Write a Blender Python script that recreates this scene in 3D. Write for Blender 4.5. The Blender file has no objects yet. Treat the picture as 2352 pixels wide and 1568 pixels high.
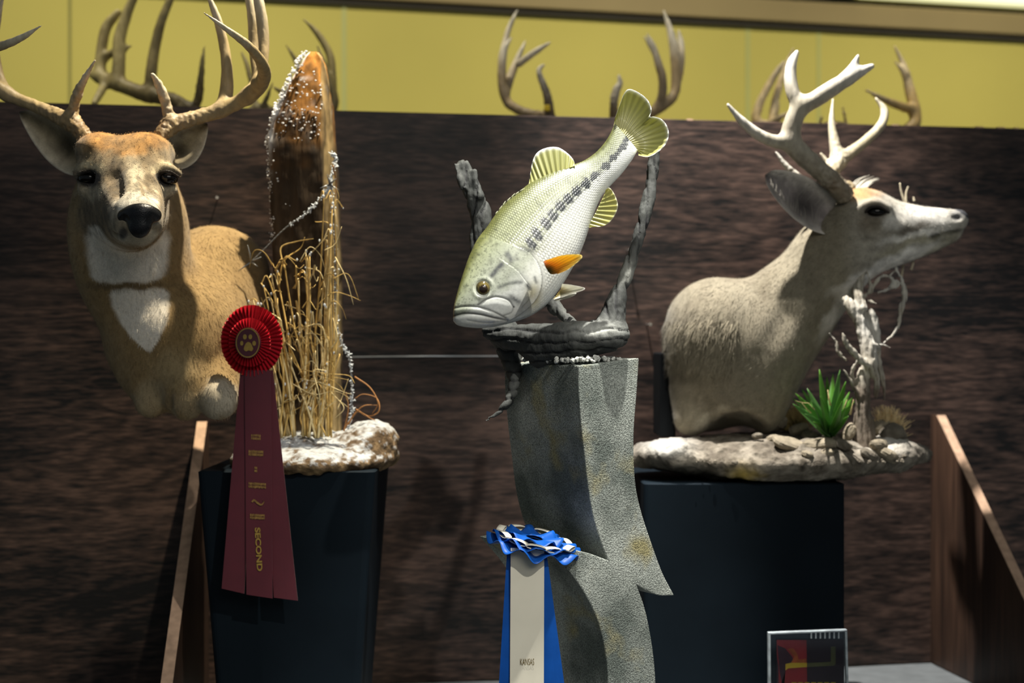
import bpy, bmesh, math, random
import numpy as np
from mathutils import Vector, Matrix, Euler

# ------------------------------------------------------------------ camera, world, lights, exposure
SC = bpy.context.scene
COL = SC.collection
FPX = 50.0 / 36.0 * 2352.0          # focal length in pixels of the 2352 px wide frame
CZ = 1.45                           # eye height
def P(px, py, d):
    """a point seen at that pixel, d metres in front of the camera"""
    return np.array([(px - 1176.0) / FPX * d, d, CZ + (784.0 - py) / FPX * d])
def M2(px, d):
    return px / FPX * d

cam_d = bpy.data.cameras.new('camera')
cam_d.lens = 50; cam_d.sensor_width = 36; cam_d.clip_start = .05; cam_d.clip_end = 60
cam_d.dof.use_dof = True; cam_d.dof.focus_distance = 2.07; cam_d.dof.aperture_fstop = 3.2
cam = bpy.data.objects.new('camera', cam_d); COL.objects.link(cam)
cam.location = (0, 0, CZ); cam.rotation_euler = (math.radians(90), 0, 0)
SC.camera = cam

world = bpy.data.worlds.new('world'); SC.world = world; world.use_nodes = True
bg = world.node_tree.nodes['Background']
bg.inputs[0].default_value = (.74, .90, 1.0, 1); bg.inputs[1].default_value = .105

SC.view_settings.view_transform = 'Standard'; SC.view_settings.look = 'None'
SC.view_settings.exposure = 0.12; SC.view_settings.gamma = 1.0
SC.view_settings.use_curve_mapping = False

def spot(name, loc, target, power, color, angle, blend=.5, size=.03):
    l = bpy.data.lights.new(name, 'SPOT'); l.energy = power; l.color = color
    l.spot_size = math.radians(angle); l.spot_blend = blend; l.shadow_soft_size = size
    o = bpy.data.objects.new(name, l); COL.objects.link(o); o.location = loc
    o.rotation_euler = (Vector(target) - Vector(loc)).to_track_quat('-Z', 'Y').to_euler()
    return o
# track spots on the ceiling over the display
spot('track_spot', (.85, .45, 3.0), (.10, 2.10, 1.40), 120, (1, .965, .88), 22, .5, .02)
spot('track_spot', (.27, 1.80, 3.30), (.12, 2.10, 1.46), 480, (1, .965, .88), 25, .6, .02)
spot('track_spot', (.02, 2.48, 3.25), (.56, 2.70, 1.5), 500, (1, .96, .90), 44, .7, .02)
spot('track_spot', (-.05, 2.42, 3.25), (-.50, 2.40, 1.55), 360, (1, .88, .66), 36, .7, .02)
# ceiling panel of the room behind the viewer
al = bpy.data.lights.new('room_ceiling_panel', 'AREA'); al.shape = 'RECTANGLE'; al.size = 2.0; al.size_y = 1.0; al.energy = 22; al.color = (1, .95, .86)
ao = bpy.data.objects.new('room_ceiling_panel', al); COL.objects.link(ao); ao.location = (1.1, -1.1, 3.0)
ao.rotation_euler = (Vector((.1, 2.6, 1.4)) - ao.location).to_track_quat('-Z', 'Y').to_euler()
# spots behind the partition, washing the yellow wall
for wx in (-1.5, -.3, 0.9, 2.1):
    spot('wall_wash_spot', (wx, 3.08 + .165 * wx, 3.9), (wx, 4.6 + .234 * wx, 1.15), 190, (1, .93, .74), 74, 1.0, .08)

# ------------------------------------------------------------------ small helpers
WO = {}                              # world origin of every object
def add(a, b): return (a[0] + b[0], a[1] + b[1], a[2] + b[2])
def empty(name, loc, label=None, cat=None, group=None):
    o = bpy.data.objects.new(name, None); COL.objects.link(o)
    o.empty_display_size = .05
    o.location = tuple(float(v) for v in loc); WO[o] = np.array(loc, float)
    if label: o['label'] = label
    if cat: o['category'] = cat
    if group: o['group'] = group
    return o
def tag(o, label=None, cat=None, group=None, kind=None):
    if label: o['label'] = label
    if cat: o['category'] = cat
    if group: o['group'] = group
    if kind: o['kind'] = kind
    return o
def link(name, me, parent, origin):
    o = bpy.data.objects.new(name, me); COL.objects.link(o)
    WO[o] = np.array(origin, float)
    if parent is not None:
        o.parent = parent; o.location = tuple(WO[o] - WO[parent])
    else:
        o.location = tuple(WO[o])
    return o
def mk(name, V, F, mat, parent=None, col=None, smooth=True, nrm=None, attrs=None, origin=None):
    """mesh object from world-space vertices; its origin is put at its own middle"""
    V = np.asarray(V, np.float64)
    if origin is None:
        lo, hi = V.min(0), V.max(0); origin = (lo + hi) / 2; origin[2] = lo[2] if parent is None else origin[2]
    me = bpy.data.meshes.new(name)
    L = V - origin
    if isinstance(F, np.ndarray):
        n = F.shape[1]
        me.vertices.add(len(L)); me.vertices.foreach_set('co', L.astype(np.float32).ravel())
        me.loops.add(F.size); me.loops.foreach_set('vertex_index', F.astype(np.int32).ravel())
        me.polygons.add(len(F)); me.polygons.foreach_set('loop_start', (np.arange(len(F)) * n).astype(np.int32))
        me.polygons.foreach_set('loop_total', np.full(len(F), n, np.int32))
        me.update(calc_edges=True)
    else:
        me.from_pydata([tuple(v) for v in L], [], [tuple(int(i) for i in f) for f in F]); me.update()
    me.validate()
    if col is not None:
        a = me.color_attributes.new('Col', 'FLOAT_COLOR', 'POINT')
        c = np.ones((len(V), 4), np.float32); c[:, :3] = np.clip(col, 0, 1)
        a.data.foreach_set('color', c.ravel())
    if attrs:
        for k, v in attrs.items():
            a = me.attributes.new(k, 'FLOAT', 'POINT'); a.data.foreach_set('value', np.asarray(v, np.float32))
    if smooth:
        me.polygons.foreach_set('use_smooth', np.ones(len(me.polygons), bool))
    if nrm is not None:
        me.normals_split_custom_set_from_vertices([tuple(v) for v in nrm])
    if mat is not None: me.materials.append(mat)
    return link(name, me, parent, origin)
def from_bm(name, bm, mat, parent=None, smooth=False, origin=None):
    bmesh.ops.recalc_face_normals(bm, faces=bm.faces[:])
    V = np.array([tuple(v.co) for v in bm.verts]); bm.verts.index_update()
    F = [[v.index for v in f.verts] for f in bm.faces]
    bm.free()
    return mk(name, V, F, mat, parent, smooth=smooth, origin=origin)
def box_bm(c, s, R=None, bevel=0.0, seg=2):
    bm = bmesh.new(); bmesh.ops.create_cube(bm, size=1)
    for v in bm.verts: v.co = Vector((v.co.x * s[0], v.co.y * s[1], v.co.z * s[2]))
    if bevel: bmesh.ops.bevel(bm, geom=bm.edges[:], offset=bevel, segments=seg, affect='EDGES', profile=.5)
    for v in bm.verts:
        p = v.co
        if R is not None: p = Matrix(R).to_3x3() @ p
        v.co = p + Vector(c)
    return bm
def prism_bm(poly, ext, bevel=0.0, seg=2):
    """world-space 3-D polygon pushed along ext"""
    bm = bmesh.new()
    a = [bm.verts.new(tuple(p)) for p in poly]; b = [bm.verts.new(tuple(np.array(p) + ext)) for p in poly]
    bm.faces.new(a); bm.faces.new(b[::-1]); n = len(a)
    for i in range(n): bm.faces.new((a[(i + 1) % n], a[i], b[i], b[(i + 1) % n]))
    bmesh.ops.recalc_face_normals(bm, faces=bm.faces[:])
    if bevel: bmesh.ops.bevel(bm, geom=bm.edges[:], offset=bevel, segments=seg, affect='EDGES', profile=.5)
    return bm
def catmull(pts, n):
    """pts (k,m) -> smooth samples, n per span"""
    pts = np.asarray(pts, float)
    if len(pts) < 3:
        t = np.linspace(0, 1, n + 1)[:, None]; return pts[0] * (1 - t) + pts[1] * t
    e = np.vstack([2 * pts[0] - pts[1], pts, 2 * pts[-1] - pts[-2]]); out = []
    t = np.linspace(0, 1, n, endpoint=False)[:, None]
    for i in range(1, len(e) - 2):
        p0, p1, p2, p3 = e[i - 1], e[i], e[i + 1], e[i + 2]
        out.append(.5 * (2 * p1 + (p2 - p0) * t + (2 * p0 - 5 * p1 + 4 * p2 - p3) * t ** 2 + (3 * p1 - p0 - 3 * p2 + p3) * t ** 3))
    out.append(pts[-1:]); return np.vstack(out)
def tube(pts, rad, seg=8, flat=1.0):
    """capped tube along points; returns V, F(list)"""
    pts = np.asarray(pts, float); rad = np.broadcast_to(np.asarray(rad, float), (len(pts),))
    T = np.gradient(pts, axis=0); T /= np.linalg.norm(T, axis=1)[:, None] + 1e-12
    u = np.cross(T[0], [0, 0, 1.0]);
    if np.linalg.norm(u) < .1: u = np.cross(T[0], [0, 1.0, 0])
    V = []; 
    for i in range(len(pts)):
        u = u - T[i] * (u @ T[i]); u /= np.linalg.norm(u); w = np.cross(T[i], u)
        for k in range(seg):
            a = 2 * math.pi * k / seg
            V.append(pts[i] + rad[i] * (math.cos(a) * u + flat * math.sin(a) * w))
    F = []
    for i in range(len(pts) - 1):
        for k in range(seg):
            k2 = (k + 1) % seg
            F.append((i * seg + k, i * seg + k2, (i + 1) * seg + k2, (i + 1) * seg + k))
    F.append(tuple(range(seg))[::-1]); F.append(tuple(range((len(pts) - 1) * seg, len(pts) * seg)))
    return np.array(V), F
def join(parts):
    V, F, o = [], [], 0
    for v, f in parts:
        V.append(v); F += [tuple(i + o for i in q) for q in f]; o += len(v)
    return np.vstack(V), F
def ellipsoid(c, r, R=None, nu=24, nv=16):
    V, F = [], []
    for j in range(nv + 1):
        th = math.pi * j / nv
        for i in range(nu):
            ph = 2 * math.pi * i / nu
            V.append([r[0] * math.sin(th) * math.cos(ph), r[1] * math.sin(th) * math.sin(ph), r[2] * math.cos(th)])
    for j in range(nv):
        for i in range(nu):
            i2 = (i + 1) % nu
            F.append((j * nu + i, (j + 1) * nu + i, (j + 1) * nu + i2, j * nu + i2))
    V = np.array(V)
    if R is not None: V = V @ np.asarray(R).T
    return V + np.asarray(c), F

# value noise on numpy points
def _hash(i, j, k, s):
    n = (i * 374761393 + j * 668265263 + k * 2147483647 + s * 974711) & 0xffffffff
    n = ((n ^ (n >> 13)) * 1274126177) & 0xffffffff
    n = ((n ^ (n >> 16)) * 2246822519) & 0xffffffff
    return ((n ^ (n >> 15)) & 0xffff) / 65535.0
def vnoise(p, freq, seed=0):
    q = np.asarray(p, float) * freq; i = np.floor(q).astype(np.int64); f = q - i; f = f * f * (3 - 2 * f)
    r = 0
    for dx in (0, 1):
        for dy in (0, 1):
            for dz in (0, 1):
                w = (f[:, 0] if dx else 1 - f[:, 0]) * (f[:, 1] if dy else 1 - f[:, 1]) * (f[:, 2] if dz else 1 - f[:, 2])
                r = r + w * _hash(i[:, 0] + dx, i[:, 1] + dy, i[:, 2] + dz, seed)
    return r                        # 0..1
def fnoise(p, freq, oct=4, seed=0, gain=.5):
    r, a, t = 0, 1, 0
    for o in range(oct):
        r = r + a * vnoise(p, freq * 2 ** o, seed + o); t += a; a *= gain
    return r / t
def sstep(a, b, x):
    t = np.clip((x - a) / (b - a), 0, 1); return t * t * (3 - 2 * t)
def mix(a, b, t):
    t = np.asarray(t)[:, None]; return a * (1 - t) + np.asarray(b) * t

# ------------------------------------------------------------------ signed-distance modelling with surface nets
class SDF:
    def __init__(self, lo, hi, h):
        self.lo = np.array(lo, float); self.h = h
        self.n = np.ceil((np.array(hi) - self.lo) / h).astype(int) + 1
        self.d = np.full(self.n, 9.0, np.float32)
    def win(self, lo, hi):
        a = np.clip(np.floor((np.array(lo) - self.lo) / self.h).astype(int), 0, self.n - 1)
        b = np.clip(np.ceil((np.array(hi) - self.lo) / self.h).astype(int) + 1, 1, self.n)
        if np.any(b <= a): return None
        ax = [(self.lo[i] + self.h * np.arange(a[i], b[i])).astype(np.float32) for i in range(3)]
        return (slice(a[0], b[0]), slice(a[1], b[1]), slice(a[2], b[2])), ax[0][:, None, None], ax[1][None, :, None], ax[2][None, None, :]
    def comb(self, sl, dn, k, sub=False):
        a = self.d[sl]
        if sub:
            dn = -dn; hh = np.maximum(k - np.abs(a - dn), 0) / k; r = np.maximum(a, dn) + hh * hh * k * .25
        else:
            hh = np.maximum(k - np.abs(a - dn), 0) / k; r = np.minimum(a, dn) - hh * hh * k * .25
        self.d[sl] = r
    def chain(self, pts, k=.01, n=6, flat=None, sub=False):
        """pts: (x,y,z,r) rows; a round tapering limb"""
        pts = np.asarray(pts, float)
        if len(pts) > 2: pts = catmull(pts, n)
        pts[:, 3] = np.maximum(pts[:, 3], 1e-4)
        R = pts[:, 3].max(); m = R * (1.0 if flat is None else 1.3) + k + 4 * self.h
        w = self.win(pts[:, :3].min(0) - m, pts[:, :3].max(0) + m)
        if w is None: return
        sl, X, Y, Z = w
        tmp = np.full(np.broadcast_shapes(X.shape, Y.shape, Z.shape), 9.0, np.float32)
        base = [s.start for s in sl]
        for a, b in zip(pts[:-1], pts[1:]):
            mm = max(a[3], b[3]) + k + 4 * self.h
            w2 = self.win(np.minimum(a[:3], b[:3]) - mm, np.maximum(a[:3], b[:3]) + mm)
            if w2 is None: continue
            s2, x, y, z = w2
            s3 = tuple(slice(max(q.start - base[i], 0), min(q.stop - base[i], tmp.shape[i])) for i, q in enumerate(s2))
            # clip coordinates to the temp window
            o = [max(base[i] - q.start, 0) for i, q in enumerate(s2)]
            x = x[o[0]:o[0] + s3[0].stop - s3[0].start]; y = y[:, o[1]:o[1] + s3[1].stop - s3[1].start]; z = z[:, :, o[2]:o[2] + s3[2].stop - s3[2].start]
            ab = b[:3] - a[:3]; L2 = ab @ ab + 1e-12
            px, py, pz = x - a[0], y - a[1], z - a[2]
            t = np.clip((px * ab[0] + py * ab[1] + pz * ab[2]) / L2, 0, 1)
            qx, qy, qz = px - t * ab[0], py - t * ab[1], pz - t * ab[2]
            if flat is not None:
                u, s = flat; du = (qx * u[0] + qy * u[1] + qz * u[2]) * (s - 1)
                qx, qy, qz = qx + du * u[0], qy + du * u[1], qz + du * u[2]
            dd = np.sqrt(qx * qx + qy * qy + qz * qz) - (a[3] + (b[3] - a[3]) * t)
            tmp[s3] = np.minimum(tmp[s3], dd)
        self.comb(sl, tmp, k, sub)
    def ell(self, c, r, R=None, k=.01, sub=False):
        c = np.asarray(c, float); r = np.asarray(r, float); m = r.max() + k + 4 * self.h
        w = self.win(c - m, c + m)
        if w is None: return
        sl, X, Y, Z = w
        x, y, z = X - c[0], Y - c[1], Z - c[2]
        if R is not None:
            R = np.asarray(R)
            x, y, z = (R[0, 0] * x + R[1, 0] * y + R[2, 0] * z), (R[0, 1] * x + R[1, 1] * y + R[2, 1] * z), (R[0, 2] * x + R[1, 2] * y + R[2, 2] * z)
        k0 = np.sqrt((x / r[0]) ** 2 + (y / r[1]) ** 2 + (z / r[2]) ** 2)
        k1 = np.sqrt((x / r[0] ** 2) ** 2 + (y / r[1] ** 2) ** 2 + (z / r[2] ** 2) ** 2) + 1e-9
        self.comb(sl, (k0 * (k0 - 1) / k1).astype(np.float32), k, sub)
    def half(self, p, nrm, k=.004):
        """cut away everything on the side the normal points to"""
        nrm = np.asarray(nrm, float); nrm = nrm / np.linalg.norm(nrm)
        w = self.win(self.lo, self.lo + self.h * (self.n - 1)); sl, X, Y, Z = w
        dn = (X - p[0]) * nrm[0] + (Y - p[1]) * nrm[1] + (Z - p[2]) * nrm[2]
        a = self.d[sl]; hh = np.maximum(k - np.abs(a - dn), 0) / k
        self.d[sl] = np.maximum(a, dn) + hh * hh * k * .25
    def mesh(self):
        d = self.d; s = d < 0; nx, ny, nz = d.shape
        cnt = np.zeros((nx - 1, ny - 1, nz - 1), np.uint8)
        for i in (0, 1):
            for j in (0, 1):
                for k in (0, 1):
                    cnt += s[i:nx - 1 + i, j:ny - 1 + j, k:nz - 1 + k]
        act = (cnt > 0) & (cnt < 8); I, J, K = np.nonzero(act)
        idx = np.full(act.shape, -1, np.int64); idx[I, J, K] = np.arange(len(I))
        acc = np.zeros((len(I), 3)); num = np.zeros(len(I))
        cor = [(i, j, k) for i in (0, 1) for j in (0, 1) for k in (0, 1)]
        for a in cor:
            for ax in range(3):
                if a[ax]: continue
                b = list(a); b[ax] = 1
                da = d[I + a[0], J + a[1], K + a[2]]; db = d[I + b[0], J + b[1], K + b[2]]
                c = (da < 0) != (db < 0)
                t = np.where(c, da / np.where(da == db, 1, da - db), 0)
                p = np.array(a, float)[None, :] + np.zeros((len(I), 3)); p[:, ax] += t
                acc[c] += p[c]; num[c] += 1
        V = self.lo + self.h * (np.stack([I, J, K], 1) + acc / num[:, None])
        F = []
        for ax in range(3):
            n2 = [nx, ny, nz]; sl0 = [slice(1, m - 1) for m in n2]; sl0[ax] = slice(0, n2[ax] - 1)
            sl1 = list(sl0); sl1[ax] = slice(1, n2[ax])
            A = s[tuple(sl0)]; B = s[tuple(sl1)]
            E = np.stack(np.nonzero(A != B), 1); ins = A[E[:, 0], E[:, 1], E[:, 2]]
            off = np.array([1, 1, 1]); off[ax] = 0; E = E + off
            u, v = [(1, 2), (2, 0), (0, 1)][ax]
            q = []
            for du, dv in ((-1, -1), (0, -1), (0, 0), (-1, 0)):
                e = E.copy(); e[:, u] += du; e[:, v] += dv
                q.append(idx[e[:, 0], e[:, 1], e[:, 2]])
            q = np.stack(q, 1); q[~ins] = q[~ins][:, ::-1]
            F.append(q)
        F = np.vstack(F); F = F[(F >= 0).all(1)]
        return V, F
def vnormals(V, F):
    a, b, c, d = (V[F[:, i]] for i in range(4))
    n = np.cross(c - a, d - b); N = np.zeros_like(V)
    for i in range(4): np.add.at(N, F[:, i], n)
    return N / (np.linalg.norm(N, axis=1)[:, None] + 1e-12)
def smooth(V, F, it=2, lam=.5):
    e = np.vstack([F[:, [0, 1]], F[:, [1, 2]], F[:, [2, 3]], F[:, [3, 0]]]); e = np.vstack([e, e[:, ::-1]])
    deg = np.bincount(e[:, 0], minlength=len(V))[:, None]
    for _ in range(it):
        S = np.stack([np.bincount(e[:, 0], weights=V[e[:, 1], k], minlength=len(V)) for k in range(3)], 1)
        V = V + lam * (S / np.maximum(deg, 1) - V)
    return V
def pix(V):
    return 1176 + V[:, 0] / V[:, 1] * FPX, 784 - (V[:, 2] - CZ) / V[:, 1] * FPX
def hairs(V, N, C, flow, count, length, width, lift, rng, jit=.25, bright=.3, sel=None):
    """short fur blades lying along the flow direction; returns V, F, col, normals"""
    ids = np.arange(len(V)) if sel is None else np.nonzero(sel)[0]
    ids = rng.choice(ids, count)
    p = V[ids] + rng.normal(0, .0012, (count, 3)); n = N[ids]
    f = flow[ids] + rng.normal(0, jit, (count, 3)); f -= n * np.sum(f * n, 1)[:, None]
    f /= np.linalg.norm(f, axis=1)[:, None] + 1e-9
    Ls = (length if np.isscalar(length) else length[ids]) * rng.uniform(.6, 1.3, count)
    lf = lift * rng.uniform(.5, 1.5, count)
    tip = p + f * (Ls * np.cos(lf))[:, None] + n * (Ls * np.sin(lf))[:, None]
    w = np.cross(f, n) * (width * rng.uniform(.7, 1.3, count))[:, None]
    VV = np.stack([p - w - n * .0006, p + w - n * .0006, tip], 1).reshape(-1, 3)
    F = np.arange(3 * count).reshape(-1, 3)
    c = C[ids] * (1 + rng.uniform(-bright, bright, count))[:, None]
    CC = np.repeat(c, 3, 0)
    nn = n + rng.normal(0, .18, (count, 3)); nn /= np.linalg.norm(nn, axis=1)[:, None]
    return VV, F, CC, np.repeat(nn, 3, 0)

# ------------------------------------------------------------------ materials
def nodes(m):
    m.use_nodes = True; nt = m.node_tree; return nt, nt.nodes['Principled BSDF']
def srgb(r, g, b):
    f = lambda c: c / 12.92 if c <= .04045 else ((c + .055) / 1.055) ** 2.4
    return (f(r / 255), f(g / 255), f(b / 255))
def mat(name, col=(.5, .5, .5), rough=.6, spec=.4, attr=False, var=None, bump=None, stretch=None, metal=0, sheen=0, trans=0, coat=0, sss=0):
    """var=(scale, amount, detail) colour mottling; bump=(scale, strength, distance, detail)"""
    m = bpy.data.materials.new(name); nt, b = nodes(m); N, Lk = nt.nodes, nt.links
    b.inputs['Roughness'].default_value = rough; b.inputs['Specular IOR Level'].default_value = spec
    b.inputs['Metallic'].default_value = metal
    if sheen: b.inputs['Sheen Weight'].default_value = sheen; b.inputs['Sheen Roughness'].default_value = .6
    if coat: b.inputs['Coat Weight'].default_value = coat; b.inputs['Coat Roughness'].default_value = .12
    if trans: b.inputs['Transmission Weight'].default_value = trans
    if sss: b.inputs['Subsurface Weight'].default_value = sss; b.inputs['Subsurface Radius'].default_value = (.01, .006, .003)
    tc = N.new('ShaderNodeTexCoord'); mp = N.new('ShaderNodeMapping'); Lk.new(tc.outputs['Object'], mp.inputs['Vector'])
    if stretch: mp.inputs['Scale'].default_value = stretch
    if attr:
        a = N.new('ShaderNodeAttribute'); a.attribute_name = 'Col'; src = a.outputs['Color']
    else:
        rgb = N.new('ShaderNodeRGB'); rgb.outputs[0].default_value = (*col, 1); src = rgb.outputs[0]
    if var:
        n = N.new('ShaderNodeTexNoise'); n.inputs['Scale'].default_value = var[0]; n.inputs['Detail'].default_value = var[2] if len(var) > 2 else 4
        Lk.new(mp.outputs[0], n.inputs['Vector'])
        mr = N.new('ShaderNodeMapRange'); mr.inputs['From Min'].default_value = .25; mr.inputs['From Max'].default_value = .75
        mr.inputs['To Min'].default_value = 1 - var[1]; mr.inputs['To Max'].default_value = 1 + var[1]
        Lk.new(n.outputs['Fac'], mr.inputs['Value'])
        mx = N.new('ShaderNodeVectorMath'); mx.operation = 'SCALE'
        Lk.new(src, mx.inputs[0]); Lk.new(mr.outputs[0], mx.inputs['Scale']); src = mx.outputs[0]
    Lk.new(src, b.inputs['Base Color'])
    if bump:
        n = N.new('ShaderNodeTexNoise'); n.inputs['Scale'].default_value = bump[0]; n.inputs['Detail'].default_value = bump[3] if len(bump) > 3 else 4
        Lk.new(mp.outputs[0], n.inputs['Vector'])
        bp = N.new('ShaderNodeBump'); bp.inputs['Strength'].default_value = bump[1]; bp.inputs['Distance'].default_value = bump[2]
        Lk.new(n.outputs['Fac'], bp.inputs['Height']); Lk.new(bp.outputs[0], b.inputs['Normal'])
    return m
def wood_mat(name, c1, c2, grain_axis, scale=1.0, rough=.55, spec=.35):
    """stained plywood: long cathedral grain from stretched noise feeding a wave"""
    m = bpy.data.materials.new(name); nt, b = nodes(m); N, Lk = nt.nodes, nt.links
    b.inputs['Roughness'].default_value = rough; b.inputs['Specular IOR Level'].default_value = spec
    tc = N.new('ShaderNodeTexCoord'); mp = N.new('ShaderNodeMapping'); Lk.new(tc.outputs['Object'], mp.inputs['Vector'])
    s = [9 * scale] * 3; s[grain_axis] = .55 * scale; mp.inputs['Scale'].default_value = s
    n1 = N.new('ShaderNodeTexNoise'); n1.inputs['Scale'].default_value = 1.1; n1.inputs['Detail'].default_value = 3; n1.inputs['Distortion'].default_value = .6
    Lk.new(mp.outputs[0], n1.inputs['Vector'])
    mul = N.new('ShaderNodeMath'); mul.operation = 'MULTIPLY'; mul.inputs[1].default_value = 9.0; Lk.new(n1.outputs['Fac'], mul.inputs[0])
    sn = N.new('ShaderNodeMath'); sn.operation = 'SINE'; 
    m2 = N.new('ShaderNodeMath'); m2.operation = 'MULTIPLY'; m2.inputs[1].default_value = 6.283; Lk.new(mul.outputs[0], m2.inputs[0]); Lk.new(m2.outputs[0], sn.inputs[0])
    mp2 = N.new('ShaderNodeMapping'); Lk.new(tc.outputs['Object'], mp2.inputs['Vector'])
    s2 = [170 * scale] * 3; s2[grain_axis] = 5 * scale; mp2.inputs['Scale'].default_value = s2
    n2 = N.new('ShaderNodeTexNoise'); n2.inputs['Scale'].default_value = 1; n2.inputs['Detail'].default_value = 5; Lk.new(mp2.outputs[0], n2.inputs['Vector'])
    n3 = N.new('ShaderNodeTexNoise'); n3.inputs['Scale'].default_value = 1.6; n3.inputs['Detail'].default_value = 6; n3.inputs['Roughness'].default_value = .6
    mp3 = N.new('ShaderNodeMapping'); s3 = [3.2 * scale] * 3; s3[grain_axis] = .9 * scale; mp3.inputs['Scale'].default_value = s3; Lk.new(tc.outputs['Object'], mp3.inputs['Vector']); Lk.new(mp3.outputs[0], n3.inputs['Vector'])
    a1 = N.new('ShaderNodeMath'); a1.operation = 'MULTIPLY_ADD'; a1.inputs[1].default_value = .07; a1.inputs[2].default_value = -.20; Lk.new(sn.outputs[0], a1.inputs[0])
    a2 = N.new('ShaderNodeMath'); a2.operation = 'MULTIPLY_ADD'; a2.inputs[1].default_value = .75; Lk.new(n2.outputs['Fac'], a2.inputs[0]); Lk.new(a1.outputs[0], a2.inputs[2])
    a3 = N.new('ShaderNodeMath'); a3.operation = 'MULTIPLY_ADD'; a3.inputs[1].default_value = 1.0; Lk.new(n3.outputs['Fac'], a3.inputs[0]); Lk.new(a2.outputs[0], a3.inputs[2])
    cr = N.new('ShaderNodeValToRGB'); cr.color_ramp.elements[0].position = .46; cr.color_ramp.elements[0].color = (*c1, 1)
    cr.color_ramp.elements[1].position = .90; cr.color_ramp.elements[1].color = (*c2, 1)
    em = cr.color_ramp.elements.new(.68); em.color = (*[.62 * a_ + .38 * b_ for a_, b_ in zip(c1, c2)], 1)
    Lk.new(a3.outputs[0], cr.inputs['Fac']); Lk.new(cr.outputs[0], b.inputs['Base Color'])
    bp = N.new('ShaderNodeBump'); bp.inputs['Strength'].default_value = .35; bp.inputs['Distance'].default_value = .0012
    Lk.new(n2.outputs['Fac'], bp.inputs['Height']); Lk.new(bp.outputs[0], b.inputs['Normal'])
    return m
# ------------------------------------------------------------------ setting: floor, wall, trim
TP, DP = .165, 2.89                  # partition plane y = DP + TP*x
TW, DW = .234, 4.60                  # wall plane
def on_plane(px, py, D, t, off=0.0):
    d = D / (1 - (px - 1176) / FPX * t)
    p = P(px, py, d)
    nrm = np.array([t, -1, 0]) / math.hypot(t, 1)
    return p + nrm * off
PN = np.array([TP, -1, 0]) / math.hypot(TP, 1)      # partition normal, towards the viewer
WN = np.array([TW, -1, 0]) / math.hypot(TW, 1)
def slab_on(name, D, t, x0, x1, z0, z1, front, back, m, bevel=0.0, parent=None):
    """a board lying against a plane y=D+t*x, from 'back' to 'front' metres in front of it"""
    nrm = np.array([t, -1, 0]) / math.hypot(t, 1)
    q = [np.array([x, D + t * x, z]) + nrm * front for x, z in ((x0, z0), (x1, z0), (x1, z1), (x0, z1))]
    return from_bm(name, prism_bm(q, -nrm * (front - back), bevel), m, parent)

m_floor = mat('dark_floor', srgb(70, 66, 62), .6, .3, var=(6, .2))
m_wall = mat('yellow_paint', (.43, .37, .09), .7, .25, var=(3, .03), bump=(240, .12, .001, 3))
m_trim = mat('tan_trim_paint', (.25, .19, .085), .55, .3, var=(5, .05))
m_dark_trim = mat('trim_shadow_and_dark_parts', (.03, .026, .018), .8, .2, var=(5, .1))
m_streak = mat('pale_reflection_streak', (.36, .36, .12), .5, .4, var=(5, .05))  # pale paint imitating faint vertical reflections
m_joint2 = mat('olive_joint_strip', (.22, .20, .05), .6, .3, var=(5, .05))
m_lamp = bpy.data.materials.new('lamp_diffuser'); nt, b = nodes(m_lamp)
b.inputs['Base Color'].default_value = (.9, .9, .7, 1); b.inputs['Emission Color'].default_value = (1, .98, .55, 1); b.inputs['Emission Strength'].default_value = .75

fl = from_bm('floor', box_bm((0, 3, -.05), (12, 10, .1)), m_floor); tag(fl, kind='structure')
wall = slab_on('wall_back', DW, TW, -4, 4, 0, 4.2, 0, -.1, m_wall); tag(wall, kind='structure')
ZT = CZ + 1.069
t1 = slab_on('trim_1', DW, TW, -4, 4, ZT + .008, ZT + .082, .022, 0, m_trim, .004); tag(t1, kind='structure')
t2 = slab_on('trim_shadow_strip', DW, TW, -4, 4, ZT - .012, ZT + .008, .012, 0, m_dark_trim); tag(t2, kind='structure')  # dark strip standing in for the shadow line under the trim
t3 = slab_on('trim_3', DW, TW, -4, 4, ZT + .082, ZT + .10, .012, 0, m_dark_trim); tag(t3, kind='structure')
for px, w in ((160, 6), (1717, 10), (1880, 8), (790, 10)):  # the leftmost is a wall seam; the pale ones are painted light streaks
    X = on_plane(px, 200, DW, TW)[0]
    j = slab_on('seam_and_streak_strip', DW, TW, X - M2(w / 2, 4.6), X + M2(w / 2, 4.6), .1, ZT - .012, .0025, 0, m_joint2 if px == 160 else m_streak, parent=wall)
# long lit diffuser high on the wall
lx0 = on_plane(1965, 5, DW, TW)[0]
lamp = empty('ceiling_light', np.array([lx0 + .6, DW + TW * (lx0 + .6), ZT + .10]), 'long bright light diffuser along the top of the yellow wall', 'light')
slab_on('diffuser', DW, TW, lx0, lx0 + 1.3, ZT + .105, ZT + .26, .05, .0, m_lamp, .01, parent=lamp)
slab_on('end_cap', DW, TW, lx0 - .3, lx0 - .002, ZT + .105, ZT + .26, .05, .0, m_dark_trim, .01, parent=lamp)

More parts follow.
